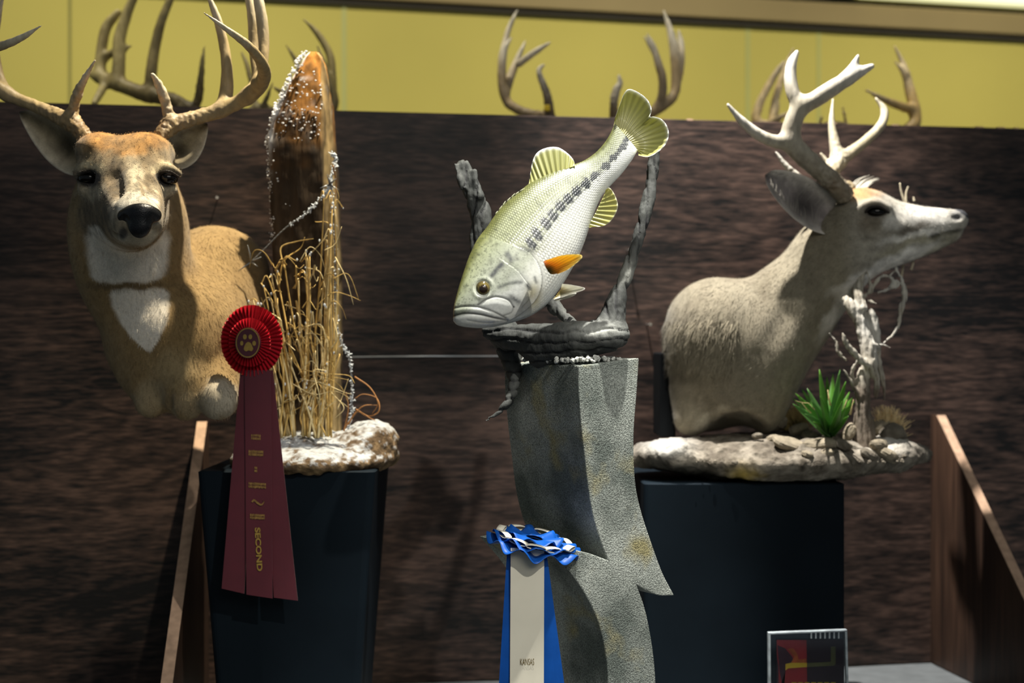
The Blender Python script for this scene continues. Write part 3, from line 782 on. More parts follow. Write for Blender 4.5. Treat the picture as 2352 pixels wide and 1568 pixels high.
S.chain([PR(2196, 496, D, 16), PR(2206, 500, D, 17), PR(2208, 510, D, 13)], .01)
for sy in (-1, 1):
    S.chain([PR(2188, 500, D + sy * .014, 3), PR(2199, 499, D + sy * .0145, 4.5), PR(2209, 499, D + sy * .010, 4)], .004, sub=True)
v, f = S.mesh(); v = smooth(v, f, 1); mk('nose', v, f, mat('grey_damp_nose', (.055, .055, .06), .4, .5, var=(150, .3), bump=(500, .4, .001)), deerB)
CI2 = ((.26, .225, .215), (.70, .64, .55)); CO2 = (.22, .18, .13)
ear('ear', deerB, P(1912, 500, 2.60), P(1758, 402, 2.555), .045, (-.25, -1, .45), .5, CI2, CO2, 0, skew=.05, blunt=.55)
ear('ear', deerB, P(1930, 455, 2.71), P(1895, 432, 2.80), .035, (.9, .3, .2), .55, CI2, CO2, 0)
parts = []; rgE = np.random.default_rng(77)
for k in range(70):                        # pale hair inside the near ear
    u = rgE.uniform(.12, .9); w = math.sin(math.pi * (.16 + .84 * u) ** .85) ** .55 * .045; a0 = P(1912, 500, 2.60); a1 = P(1758, 402, 2.555)
    axe = (a1 - a0) / np.linalg.norm(a1 - a0); sde = np.cross(axe, np.array([-.25, -1, .45]) / 1.12); sg = rgE.choice([-1, 1])
    q0 = a0 + (a1 - a0) * u + sde * sg * w * .92 + np.array([0, -.006, 0]); q1 = q0 - sde * sg * w * rgE.uniform(.2, 1.1) + axe * rgE.uniform(.004, .016) + np.array([0, .004, 0])
    parts.append(tube(catmull(np.array([q0, (q0 + q1) / 2 + [0, -.003, .001], q1]), 3), np.linspace(.00045, .0001, 7), 4))
tag(mk('inner_ear_hair', *join(parts), mat('ear_fringe', (.36, .33, .28), .8, .1, var=(80, .2)), deerB), kind='stuff')
parts = []
for k in range(14):
    a = P(1948 + k * 3.2, 438 - k * .5, 2.69); L = random.Random(k).uniform(10, 30)
    parts.append(tube(catmull([a, P(1955 + k * 3.2 + L * .4, 428 - L * .5, 2.70), P(1962 + k * 3.2 + L, 424 - L * .75, 2.72)], 4), np.linspace(.0016, .0003, 9), 5))
tag(mk('ear_hair', *join(parts), mat('pale_ear_hair', (.55, .52, .44), .7, .2, var=(80, .15)), deerB), kind='stuff')
m_backboard = mat('dark_backboard', (.006, .007, .008), .8, .05, var=(20, .3))
bb = prism_bm([P(1516, 1004, 2.655), P(1552, 1004, 2.655), P(1552, 810, 2.655), P(1516, 810, 2.655)], np.array([0, .13, 0]), .003)
from_bm('backboard', bb, m_backboard, deerB)
CR2 = (1640, 80, 2.614)
W2 = ((.15, .10, .055), (.38, .34, .26), (.60, .575, .51))
antler('antler', deerB, CR2, [
    [(775, 950, 2.60, 58), (720, 890, 2.595, 56), (620, 800, 2.59, 58), (520, 710, 2.58, 60), (465, 640, 2.575, 58), (470, 540, 2.57, 56), (520, 440, 2.565, 52), (620, 380, 2.56, 50), (760, 290, 2.55, 46), (880, 222, 2.55, 32), (948, 188, 2.55, 17)],
    [(520, 430, 2.565, 44), (478, 360, 2.565, 42), (458, 260, 2.57, 38), (468, 170, 2.575, 30), (498, 104, 2.58, 14)],
    [(800, 250, 2.55, 30), (830, 200, 2.55, 26), (852, 155, 2.55, 18), (866, 124, 2.55, 9)],
    [(460, 640, 2.575, 48), (370, 640, 2.565, 40), (270, 600, 2.56, 34), (170, 520, 2.555, 26), (84, 420, 2.55, 9)]],
    (780, 950, 2.60), seed=7, cols=W2)
antler('antler', deerB, CR2, [
    [(800, 920, 2.68, 44), (700, 900, 2.70, 46), (700, 840, 2.72, 46), (745, 760, 2.74, 46), (830, 700, 2.76, 36), (930, 620, 2.78, 30), (1010, 530, 2.80, 27), (1020, 450, 2.81, 22), (972, 382, 2.81, 8)],
    [(745, 765, 2.74, 40), (722, 640, 2.75, 30), (706, 520, 2.76, 18), (714, 386, 2.77, 6)],
    [(700, 800, 2.73, 24), (676, 760, 2.73, 14), (642, 712, 2.73, 8)]],
    (800, 920, 2.68), seed=8, cols=((.22, .16, .085), (.36, .31, .20), (.52, .47, .36)))
antler('brow_tine', deerB, CR2, [[(690, 985, 2.625, 30), (600, 920, 2.62, 26), (490, 840, 2.62, 22), (420, 770, 2.62, 16), (372, 704, 2.62, 6)]], (690, 985, 2.625), seed=9, cols=W2, h=.0018)
# ------------------------------------------------------------------ sculpted stone pedestal of the fish
def stone_mat(name, c, c2, c3, sc=520, strength=.9, dist=.0024):
    m = bpy.data.materials.new(name); nt, b = nodes(m); N, Lk = nt.nodes, nt.links
    b.inputs['Roughness'].default_value = .8; b.inputs['Specular IOR Level'].default_value = .35
    tc = N.new('ShaderNodeTexCoord')
    n1 = N.new('ShaderNodeTexNoise'); n1.inputs['Scale'].default_value = 9; n1.inputs['Detail'].default_value = 5; Lk.new(tc.outputs['Object'], n1.inputs['Vector'])
    n2 = N.new('ShaderNodeTexNoise'); n2.inputs['Scale'].default_value = sc; n2.inputs['Detail'].default_value = 2; Lk.new(tc.outputs['Object'], n2.inputs['Vector'])
    n3 = N.new('ShaderNodeTexNoise'); n3.inputs['Scale'].default_value = 15; n3.inputs['Detail'].default_value = 4
    mp = N.new('ShaderNodeMapping'); mp.inputs['Location'].default_value = (3, 5, 1); Lk.new(tc.outputs['Object'], mp.inputs['Vector']); Lk.new(mp.outputs[0], n3.inputs['Vector'])
    cr = N.new('ShaderNodeValToRGB'); cr.color_ramp.elements[0].position = .38; cr.color_ramp.elements[0].color = (*c, 1); cr.color_ramp.elements[1].position = .62; cr.color_ramp.elements[1].color = (*c2, 1)
    Lk.new(n1.outputs['Fac'], cr.inputs['Fac'])
    r3 = N.new('ShaderNodeMapRange'); r3.inputs['From Min'].default_value = .55; r3.inputs['From Max'].default_value = .72; Lk.new(n3.outputs['Fac'], r3.inputs['Value'])
    mx = N.new('ShaderNodeMix'); mx.data_type = 'RGBA'; Lk.new(r3.outputs[0], mx.inputs['Factor']); Lk.new(cr.outputs[0], mx.inputs['A']); mx.inputs['B'].default_value = (*c3, 1)
    r2 = N.new('ShaderNodeMapRange'); r2.inputs['From Min'].default_value = .3; r2.inputs['From Max'].default_value = .7; r2.inputs['To Min'].default_value = .40; r2.inputs['To Max'].default_value = 1.5; Lk.new(n2.outputs['Fac'], r2.inputs['Value'])
    sc_ = N.new('ShaderNodeVectorMath'); sc_.operation = 'SCALE'; Lk.new(mx.outputs['Result'], sc_.inputs[0]); Lk.new(r2.outputs[0], sc_.inputs['Scale'])
    Lk.new(sc_.outputs[0], b.inputs['Base Color'])
    bp = N.new('ShaderNodeBump'); bp.inputs['Strength'].default_value = strength; bp.inputs['Distance'].default_value = dist
    Lk.new(n2.outputs['Fac'], bp.inputs['Height']); Lk.new(bp.outputs[0], b.inputs['Normal'])
    return m
m_stone = stone_mat('pebbled_grey_stone', (.12, .14, .125), (.36, .385, .35), (.30, .27, .14))
EXT = np.array([-.107, .166, 0])
def bd(px): return 2.03 + (px - 1320) * .0004
ctl_r = [(1468, 822), (1463, 900), (1456, 1000), (1459, 1100), (1472, 1170), (1498, 1250), (1522, 1315), (1549, 1367)]
ctl_s = [(1549, 1367), (1515, 1367), (1488, 1357), (1463, 1344)]
ctl_r2 = [(1463, 1344), (1480, 1392), (1493, 1450), (1503, 1520), (1508, 1600)]
ctl_l2 = [(1398, 1600), (1394, 1520), (1378, 1440), (1348, 1372), (1312, 1318), (1268, 1268)]
ctl_c = [(1268, 1268), (1310, 1262), (1352, 1270), (1396, 1286)]
ctl_l = [(1396, 1286), (1372, 1220), (1356, 1150), (1345, 1060), (1336, 980), (1330, 900), (1330, 840)]
poly2 = []
for c in (ctl_r, ctl_s, ctl_r2): poly2 += [tuple(q) for q in catmull(np.array(c, float), 5)][:-1]
zb = ZTAB + .002
poly2 += [(1508, 1600), ('B', 1512), ('B', 1398)]
for c in (ctl_l2, ctl_c, ctl_l): poly2 += [tuple(q) for q in catmull(np.array(c, float), 5)][:-1]
poly2 += [(1330, 840)]
poly = []
for q in poly2:
    if q[0] == 'B':
        d = bd(q[1]); p = P(q[1], 1600, d); p[2] = zb; poly.append(p)
    else: poly.append(P(q[0], q[1], bd(q[0])))
stand = empty('sculpted_pedestal', np.array([.12, 2.14, zb]), 'curved grey stone-textured pedestal with hooked steps carrying the fish', 'pedestal')
bm = prism_bm(poly, EXT, .0016, 2)
from_bm('column', bm, m_stone, stand, smooth=False)
# grit heaped on the pedestal's top
m_grit = mat('pale_grit', (.42, .43, .40), .8, .3, var=(200, .35), bump=(300, .5, .001))
rg = np.random.default_rng(21); parts = []
for k in range(260):
    u, v = rg.uniform(0, 1), rg.uniform(0, 1) ** 1.5
    a = P(1326 + 118 * u, 838 - 14 * u, 2.03 + .05 * u) + EXT * (.03 + .8 * v)
    a[2] = P(1400, 832, bd(1400))[2] + .001 + .008 * rg.uniform(0, 1) * (1 - abs(u - .5))
    R = np.array(Euler(rg.uniform(0, 6, 3)).to_matrix())
    parts.append(ellipsoid(a, rg.uniform(.0018, .0042, 3), R, 6, 4))
tag(mk('grit', *join(parts), m_grit, stand, smooth=False), kind='stuff')

# ------------------------------------------------------------------ driftwood
m_drift = mat('grey_driftwood', attr=True, rough=.75, spec=.3, var=(90, .25), stretch=(1, 1, .3), bump=(140, .8, .003, 5))
S = SDF(P(1030, 990, 2.2) + [-.02, -.2, -.02], P(1545, 320, 2.2) + [.02, .12, .02], .0026)
S.chain([PR(1064, 382, 2.20, 15), PR(1084, 440, 2.20, 21), PR(1106, 500, 2.20, 25), PR(1102, 585, 2.20, 23), PR(1120, 680, 2.20, 26), PR(1165, 765, 2.17, 30)], .012)
S.chain([PR(1122, 760, 2.15, 16), PR(1200, 778, 2.13, 34), PR(1300, 778, 2.09, 38), PR(1385, 772, 2.07, 38), PR(1424, 766, 2.07, 20)], .012)
S.chain([PR(1405, 765, 2.08, 36), PR(1412, 708, 2.08, 27), PR(1434, 642, 2.09, 17), PR(1462, 560, 2.10, 14.5), PR(1484, 480, 2.11, 15), PR(1497, 410, 2.13, 15), PR(1504, 320, 2.14, 15)], .015)
S.chain([PR(1250, 676, 2.14, 19), PR(1285, 715, 2.13, 16), PR(1320, 745, 2.10, 10)], .012)
S.chain([PR(1150, 765, 2.16, 28), PR(1176, 830, 2.165, 23), PR(1180, 880, 2.14, 14), PR(1162, 930, 2.12, 10), PR(1116, 966, 2.11, 3)], .012)
S.chain([PR(1240, 815, 2.12, 30), PR(1330, 815, 2.09, 24)], .02)
S.chain([PR(1045, 378, 2.19, 5), PR(1062, 430, 2.185, 8)], .006)
S.chain([PR(1090, 396, 2.19, 7), PR(1100, 450, 2.185, 10)], .006)
V, F = S.mesh(); N = vnormals(V, F); X, Y = pix(V)
# long splits running along the wood
ang = np.where(Y > 735, X * .0 + (V[:, 2]) * 260, V[:, 0] * 260)
crack = np.abs(np.sin(ang * .8 + 5 * fnoise(V, 22, 3, 3)))
V = V + N * (-.0032 * np.exp(-(crack / .28) ** 2) + (fnoise(V, 70, 3, 5) - .5) * .006)[:, None]
cc = np.tile(np.array([.048, .051, .048]), (len(V), 1)); cc = mix(cc, (.012, .012, .014), np.clip(np.exp(-(crack / .3) ** 2) * .8 + (fnoise(V, 40, 3, 7) - .5) * 1.2, 0, 1))
cc = mix(cc, (.24, .245, .22), np.clip((fnoise(V, 18, 3, 17) - .42) * 2.4, 0, .9) * sstep(1240, 1330, X) * sstep(560, 640, Y))  # paler right side: light on the log and branch foot put into the colour
cc = mix(cc, (.42, .43, .40), np.clip(np.exp(-((X - 1375) / 52) ** 2 - ((Y - 757) / 20) ** 2), 0, 1) * .8)  # brightest lit spot of the log, painted in
dw = mk('driftwood', V, F, m_drift, None, col=cc); tag(dw, 'forked grey driftwood log curving up behind the fish on the stone pedestal', 'driftwood')

# ------------------------------------------------------------------ largemouth fish
CF = (1000, 180, 2.529)
def cp(cx, cy): return np.array([CF[0] + cx / CF[2], CF[1] + cy / CF[2]])
fish = empty('mounted_fish', P(1220, 740, 2.05), 'mounted olive and silver fish diving head down over driftwood', 'fish')
st = np.array([  # dorsal x,y  ventral x,y  half thickness, depth
    (104, 1352, 104, 1408, 14, 1.970), (110, 1310, 128, 1432, 48, 1.972), (122, 1262, 180, 1445, 74, 1.975), (141, 1195, 262, 1450, 98, 1.980), (165, 1120, 352, 1440, 116, 1.986),
    (195, 1035, 452, 1416, 128, 1.993), (240, 940, 556, 1377, 136, 2.000), (300, 862, 648, 1312, 140, 2.007), (350, 790, 718, 1228, 138, 2.014), (405, 728, 778, 1133, 132, 2.020),
    (475, 668, 828, 1042, 124, 2.026), (545, 612, 864, 956, 114, 2.032), (640, 562, 894, 866, 100, 2.038), (735, 522, 922, 782, 84, 2.043), (805, 500, 960, 697, 69, 2.047),
    (862, 478, 1010, 632, 57, 2.050), (920, 440, 1072, 566, 47, 2.052), (972, 388, 1122, 502, 39, 2.054), (1014, 325, 1156, 452, 31, 2.056), (1042, 262, 1174, 418, 22, 2.058)], float)
nu, nv = 440, 420
ss = catmull(st, 24); L = np.concatenate([[0], np.cumsum(np.linalg.norm(np.diff((ss[:, 0:2] + ss[:, 2:4]) / 2, axis=0), axis=1))])
uu = np.linspace(0, L[-1], nu); sx = np.stack([np.interp(uu, L, ss[:, i]) for i in range(6)], 1)
dor, ven, thk, dep = sx[:, 0:2], sx[:, 2:4], sx[:, 4], sx[:, 5]
th = np.linspace(0, 2 * math.pi, nv, endpoint=False)
co, si = np.cos(th), np.sin(th)
hc = np.sign(co) * np.abs(co) ** 1.0; tc_ = np.sign(si) * np.abs(si) ** .92
mid, hv2 = (dor + ven) / 2, (dor - ven) / 2
Q = mid[:, None, :] + hv2[:, None, :] * hc[None, :, None]         # side-view coordinates in the fish's own plane (traced scale)
QX, QY = Q[..., 0].ravel(), Q[..., 1].ravel()
T = (thk[:, None] * tc_[None, :]).ravel()                         # + = towards the viewer
S_along = np.repeat(uu, nv); TH = np.tile(th, nu)
def seglist(pts, n=8): return catmull(np.array(pts, float), n)
def dpoly(pts):
    best = np.full(len(QX), 1e9); sg = np.zeros(len(QX)); pts = seglist(pts)
    for a, b in zip(pts[:-1], pts[1:]):
        ab = b - a; t = np.clip(((QX - a[0]) * ab[0] + (QY - a[1]) * ab[1]) / (ab @ ab + 1e-9), 0, 1)
        dx, dy = QX - a[0] - t * ab[0], QY - a[1] - t * ab[1]; d = np.hypot(dx, dy); m = d < best
        best = np.where(m, d, best); sg = np.where(m, np.sign(ab[0] * dy - ab[1] * dx), sg)
    return best, sg
disp = np.zeros(len(QX)); dark = np.zeros(len(QX))
flank = np.clip(np.abs(np.sin(TH)) * 1.5, 0, 1)
oper = [(470, 985), (530, 1010), (585, 1070), (614, 1150), (610, 1225), (580, 1290), (530, 1340), (470, 1385), (400, 1420)]
do, so = dpoly(oper); inside = so > 0
headm = np.where(inside, 1.0, 0.0)
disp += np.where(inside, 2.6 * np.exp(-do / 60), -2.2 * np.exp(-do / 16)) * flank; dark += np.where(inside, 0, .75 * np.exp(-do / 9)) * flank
pre = [(405, 1075), (470, 1120), (525, 1185), (552, 1235), (540, 1285), (500, 1330)]
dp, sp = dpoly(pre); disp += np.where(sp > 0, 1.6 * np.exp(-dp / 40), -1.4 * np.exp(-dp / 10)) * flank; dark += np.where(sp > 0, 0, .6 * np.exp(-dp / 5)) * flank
for pts, wd, dd, dk in (([(100, 1338), (170, 1326), (250, 1330), (330, 1352), (410, 1392)], 7, 3.0, .8), ([(100, 1382), (170, 1366), (260, 1372), (340, 1390), (420, 1405)], 8, 4.5, 1.0),
                        ([(250, 1318), (300, 1286), (360, 1272), (425, 1290), (455, 1330)], 6, 2.4, .75), ([(455, 1330), (440, 1362), (400, 1378)], 6, 2.0, .5), ([(190, 1405), (300, 1420), (420, 1410)], 6, 1.5, .4)):
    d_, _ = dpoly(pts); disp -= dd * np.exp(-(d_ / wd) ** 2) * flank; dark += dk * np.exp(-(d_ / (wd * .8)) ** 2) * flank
for pts, wd, dd in (([(104, 1352), (180, 1346), (260, 1352), (330, 1370)], 14, 4.0), ([(104, 1402), (180, 1390), (260, 1396), (340, 1404)], 14, 4.0), ([(280, 1320), (350, 1310), (420, 1330)], 20, 3.0)):
    d_, _ = dpoly(pts); disp += dd * np.exp(-(d_ / wd) ** 2) * flank
eyec = np.array([277, 1222]); de = np.hypot(QX - eyec[0], QY - eyec[1])
disp += 4 * np.exp(-((de - 56) / 14) ** 2) * flank - 10 * np.exp(-(de / 40) ** 2) * flank
# overlapping scales behind the gill cover
pit = 15.5
arc = TH / (2 * math.pi) * (2.6 * (np.repeat(np.linalg.norm(hv2, axis=1), nv) + np.repeat(thk, nv)))
rows_ = np.round(26 * np.ones(1))
B = np.where(TH < math.pi, TH, 2 * math.pi - TH) / math.pi * 34
row = np.floor(B); A = S_along / pit + .5 * (row % 2); fa, fb = A - np.floor(A), B - row
sc = 1 - ((fb - .5) ** 2 * 2.4 + (fa - .45) ** 2 * 1.8); lip = np.exp(-((fa - .12 - .5 * (fb - .5) ** 2) / .13) ** 2)
scm = np.where(inside, 0, 1) * sstep(0, 40, do)
scm = np.where(QX + 0 * QY > 1150, 0, scm)
disp += scm * (1.3 * sc + .9 * (1 - lip)) - scm * 1.5
# colours
Hh = (1 - np.cos(TH)) / 2                                        # 0 back .. 1 belly
nz = lambda f, s: fnoise(np.stack([QX, QY, np.sign(np.sin(TH)) * 50], 1) / 1000, f, 3, s)
Cf = np.tile(np.array([.15, .16, .05]), (len(QX), 1))
Cf = mix(Cf, (.30, .325, .19), sstep(.03, .16, Hh)); Cf = mix(Cf, (.36, .385, .27), sstep(.2, .45, Hh)); Cf = mix(Cf, (.74, .76, .72), sstep(.45, .68, Hh + (nz(22, 3) - .5) * .12))
Cf = mix(Cf, (.33, .36, .30), headm * .6 * sstep(.75, .5, Hh) * sstep(.08, .34, Hh)); Cf = mix(Cf, (.40, .33, .10), np.exp(-((QX - 570) / 40) ** 2 - ((QY - 1270) / 70) ** 2) * .75)
Cf = mix(Cf, (.62, .62, .58), headm * sstep(.78, .9, Hh) * .8)
Cf = mix(Cf, (.66, .68, .66), headm * np.exp(-((QX - 350) / 90) ** 2 - ((QY - 1320) / 40) ** 2) * .7)
bl = np.zeros(len(QX))
for i, (bx, by) in enumerate([(556, 968), (588, 915), (640, 852), (678, 802), (722, 752), (768, 712), (815, 668), (868, 620), (925, 572), (985, 515), (1035, 462), (1085, 405), (1118, 348)]):
    a = math.radians(-42); u = (QX - bx) * math.cos(a) + (QY - by) * math.sin(a); v = -(QX - bx) * math.sin(a) + (QY - by) * math.cos(a)
    wv = (nz(70, 10 + i) - .5) * 44
    bl = np.maximum(bl, 1 - sstep(.55, 1.25, np.hypot((u + wv) / (25 + 1.9 * i), (v - wv) / max(18, 50 - 3 * i))))
for pts, wd, am in (([(330, 1150), (355, 1120), (385, 1088)], 16, .85), ([(370, 1218), (430, 1196), (500, 1188)], 11, .55), ([(420, 1030), (440, 1060)], 18, .7), ([(440, 1275), (480, 1300)], 20, .6), ([(535, 1205), (545, 1225)], 13, .7), ([(575, 1160), (585, 1190)], 10, .5), ([(500, 1000), (560, 1010)], 18, .55)):
    d_, _ = dpoly(pts if len(pts) > 2 else [pts[0], ((pts[0][0] + pts[1][0]) / 2, (pts[0][1] + pts[1][1]) / 2), pts[1]]); bl = np.maximum(bl, am * np.exp(-(d_ / wd) ** 2) * (.5 + nz(90, 31)))
Cf = mix(Cf, (.010, .016, .024), np.clip(bl * 1.15, 0, .97) * np.clip(flank, 0, 1))
Cf = mix(Cf, (.06, .07, .045), np.clip((nz(120, 5) - .56) * 4, 0, 1) * .7 * sstep(.75, .4, Hh) * (.4 + .6 * headm))
Cf = Cf * (1 - .35 * scm * (1 - sc) - .55 * scm * lip * sstep(.95, .6, Hh))[:, None]
Cf = Cf * (1 - .45 * np.clip((nz(34, 77) - .52) * 3, 0, 1) * sstep(.7, .45, Hh))[:, None]
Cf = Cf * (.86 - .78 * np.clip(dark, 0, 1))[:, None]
dpt = np.repeat(dep, nv)
# world positions: the side plane stands square to the view, thickness is real depth
px, py = CF[0] + QX / CF[2], CF[1] + QY / CF[2]
K = dpt / FPX
Nr = np.stack([np.tile(hc, nu) * np.repeat(hv2[:, 0], nv), np.tile(hc, nu) * np.repeat(hv2[:, 1], nv)], 1)
Nn = Nr / (np.repeat(np.linalg.norm(hv2, axis=1), nv)[:, None] + 1e-6)
px = px + Nn[:, 0] * disp * (1 - flank) / CF[2]; py = py + Nn[:, 1] * disp * (1 - flank) / CF[2]
Vf = np.stack([(px - 1176) * K, dpt - (T + np.sign(T) * disp) / CF[2] * K, CZ + (784 - py) * K], 1)
idx = np.arange(nu * nv).reshape(nu, nv)
Ff = np.stack([idx[:-1], np.roll(idx, -1, 1)[:-1], np.roll(idx, -1, 1)[1:], idx[1:]], -1).reshape(-1, 4)
c0, c1 = len(Vf), len(Vf) + 1
Vf = np.vstack([Vf, Vf[idx[0]].mean(0), Vf[idx[-1]].mean(0)]); Cf = np.vstack([Cf, Cf[0], Cf[-1]])
caps = np.array([[c0, idx[0, (k + 2) % nv], idx[0, (k + 1) % nv], idx[0, k]] for k in range(0, nv, 2)] + [[c1, idx[-1, k], idx[-1, (k + 1) % nv], idx[-1, (k + 2) % nv]] for k in range(0, nv, 2)])
m_fish = mat('wet_fish_skin', attr=True, rough=.34, spec=.5, coat=.22, var=(260, .12), bump=(420, .12, .0006, 2))
mk('body', Vf, np.vstack([Ff, caps]), m_fish, fish, col=Cf)
# eyes
def fish_eye(sgn):
    c = P(*cp(*eyec), 1.980); c[1] = 1.980 - sgn * (M2(92 / CF[2], 1.98) * .72)
    r = M2(44 / CF[2], 1.98)
    v, f = ellipsoid(c, (r, r * .8, r), None, 32, 20)
    fd = np.hypot(v[:, 0] - c[0] - r * .10, v[:, 2] - c[2] + r * .08) / r
    col = mix(np.tile(np.array([.085, .065, .018]), (len(v), 1)), (.02, .012, .008), sstep(.62, .52, fd) )
    col = mix(col, (.20, .16, .05), np.exp(-((fd - .66) / .06) ** 2) * .9); col = mix(col, (.03, .02, .01), sstep(.9, 1.05, fd))
    col = mix(col, (.05, .035, .012), np.clip((fnoise(v, 260, 2, 4) - .5) * 2, 0, .8))
    e = mk('eye', v, f, mat('fish_eye', attr=True, rough=.08, spec=.6, coat=1), fish, col=col)
fish_eye(1); fish_eye(-1)
# fins
def fin_mat(name, trans):
    m = mat(name, attr=True, rough=.35, spec=.45, coat=.2)
    nt = m.node_tree; b = nt.nodes['Principled BSDF']; out = nt.nodes['Material Output']
    tr = nt.nodes.new('ShaderNodeBsdfTranslucent'); mxs = nt.nodes.new('ShaderNodeMixShader'); mxs.inputs[0].default_value = trans
    at = [n for n in nt.nodes if n.type == 'ATTRIBUTE'][0]; nt.links.new(at.outputs['Color'], tr.inputs[0])
    nt.links.new(b.outputs[0], mxs.inputs[1]); nt.links.new(tr.outputs[0], mxs.inputs[2]); nt.links.new(mxs.outputs[0], out.inputs[0])
    return m
m_fin = fin_mat('fin_membrane', .35)
def fin(name, base, outer, d0, d1, rays, cb, cm, ce, edge=.12, nu=None, nv=14, curl=0.0, ray_dark=.3, special=None):
    nu = nu or rays * 5
    b = catmull(np.array(base, float), 10); o = catmull(np.array(outer, float), 10)
    def rs(p, n):
        l = np.concatenate([[0], np.cumsum(np.linalg.norm(np.diff(p, axis=0), axis=1))]); t = np.linspace(0, l[-1], n)
        return np.stack([np.interp(t, l, p[:, 0]), np.interp(t, l, p[:, 1])], 1)
    b, o = rs(b, nu), rs(o, nu)
    V, C = [], []
    for s in (1, -1):
        for i in range(nu):
            ph = i / (nu - 1) * rays * 2 * math.pi; r = math.cos(ph)
            for j in range(nv):
                v = j / (nv - 1); q = b[i] * (1 - v) + o[i] * v
                d = d0 + (d1 - d0) * v + curl * math.sin(v * math.pi) - .0011 * r * (1 - .4 * v)
                p = P(*cp(*q), d); p[1] -= s * .0006 * (1.6 - v); V.append(p)
                c = np.array(cb) * (1 - min(1, v * 1.6)) + np.array(cm) * min(1, v * 1.6)
                c = c * (1 - ray_dark * max(0, -r) * (1 - .5 * v))
                e = max(0, (v - (1 - edge)) / edge); c = c * (1 - e) + np.array(ce) * e
                if special is not None: c = special(q, c)
                C.append(c)
    F = []; k = nu * nv
    for i in range(nu - 1):
        for j in range(nv - 1):
            a = i * nv + j; F.append((a, a + nv, a + nv + 1, a + 1)); F.append((k + a, k + a + 1, k + a + nv + 1, k + a + nv))
        a = i * nv + nv - 1; F.append((a, a + nv, k + a + nv, k + a))
    for j in range(nv - 1):
        F.append((j, j + 1, k + j + 1, k + j)); a = (nu - 1) * nv + j; F.append((a, k + a, k + a + 1, a + 1))
    return mk(name, np.array(V), F, m_fin, fish, col=np.array(C))
OL, OM, WH = (.30, .30, .08), (.46, .46, .17), (.82, .84, .82)
fin('dorsal_fin', [(540, 625), (640, 575), (735, 535), (812, 508)], [(545, 595), (562, 490), (590, 432), (645, 403), (710, 400), (765, 432), (800, 470), (810, 500)], 2.035, 2.04, 11, OM, (.42, .43, .16), WH, .16)
fin('anal_fin', [(880, 870), (935, 770), (985, 665)], [(912, 862), (975, 858), (1020, 828), (1052, 775), (1060, 730), (1040, 672), (1012, 636), (990, 645)], 2.035, 2.03, 10, OM, (.50, .48, .15), (.7, .7, .5), .08)
fin('tail_fin', [(1036, 275), (1080, 310), (1130, 370), (1178, 425)], [(1042, 232), (1072, 150), (1098, 84), (1130, 62), (1190, 88), (1236, 130), (1256, 182), (1246, 222), (1268, 222), (1312, 236), (1345, 275), (1356, 330), (1336, 386), (1290, 430), (1236, 456), (1180, 448)], 2.058, 2.05, 20, (.50, .48, .24), (.44, .44, .15), WH, .07, nv=20, curl=.012)
def pect(q, c):
    dd = math.hypot((q[0] - 650) / 42, (q[1] - 1122) / 34); t = max(0, min(1, 1.4 - dd)); c = np.array(c) * (1 - t) + np.array((.13, .12, .03)) * t
    return c
fin('pectoral_fin', [(628, 1062), (640, 1095), (668, 1135), (705, 1134)], [(640, 1056), (740, 1026), (835, 1022), (852, 1040), (820, 1072), (770, 1110), (712, 1136)], 1.935, 1.90, 12, (.95, .40, .015), (1.0, .72, .12), (.95, .80, .30), .2, nv=16, ray_dark=.35, special=pect)
fin('pelvic_fin', [(683, 1282), (700, 1262), (728, 1225)], [(690, 1284), (780, 1256), (872, 1222), (800, 1200), (735, 1192)], 1.975, 1.95, 6, (.36, .27, .05), (.80, .79, .70), (.88, .87, .82), .1, ray_dark=.12)
fin('pelvic_fin', [(690, 1290), (706, 1272), (730, 1240)], [(700, 1292), (775, 1275), (820, 1250), (790, 1235), (745, 1225)], 2.06, 2.10, 6, (.36, .27, .05), (.80, .79, .70), (.88, .87, .82), .1, ray_dark=.12)
# the folded spiny back fin: short spines and a low web
for (ax, ay), (bx, by) in (((352, 795), (362, 770)), ((368, 775), (392, 735)), ((392, 748), (408, 712)), ((415, 722), (438, 690)), ((440, 700), (462, 668)), ((462, 682), (490, 655)), ((490, 660), (520, 638))):
    d = 2.02; v, f = tube([P(*cp(ax, ay), d), P(*cp((ax + bx) / 2 - 3, (ay + by) / 2), d), P(*cp(bx, by), d)], [.0018, .0013, .0004], 6)
    mk('fin_spine', v, f, mat('fin_spine', (.22, .23, .14), .5, .4, var=(90, .2)), fish)
# nostrils
for (nx_, ny_) in ((195, 1248), (200, 1275)):
    c = P(*cp(nx_, ny_), 1.98); c[1] = 1.98 - M2(70 / CF[2], 1.98)
    v, f = ellipsoid(c, (.0016, .004, .0022), None, 10, 8); mk('nostril', v, f, m_lid, fish)
# ------------------------------------------------------------------ snowy base, post, wire and grass beside the first deer
m_snowbase = mat('frosted_bark_base', attr=True, rough=.85, spec=.25, var=(160, .25), bump=(220, .7, .003, 4))
def blob(name, parent, build, lo, hi, h, colf, m, amp=0.0, fr=40, it=1, oct=3):
    S = SDF(lo, hi, h); build(S); V, F = S.mesh(); V = smooth(V, F, it); N = vnormals(V, F)
    if amp: V = V + N * ((fnoise(V, fr, oct, 3) - .5) * 2 * amp)[:, None]; N = vnormals(V, F)
    return mk(name, V, F, m, parent, col=colf(V, N))
BD = 2.46
def bl(S):
    S.ell(P(722, 1052, BD), (M2(190, BD), .150, .032), k=.02)
    S.ell(P(850, 1010, BD), (M2(62, BD), .07, M2(44, BD)), k=.03)
    S.ell(P(700, 1020, BD + .03), (M2(120, BD), .09, M2(28, BD)), k=.03)
    S.half(P(720, 1084, 2.46), (0, 0, -1), .012)
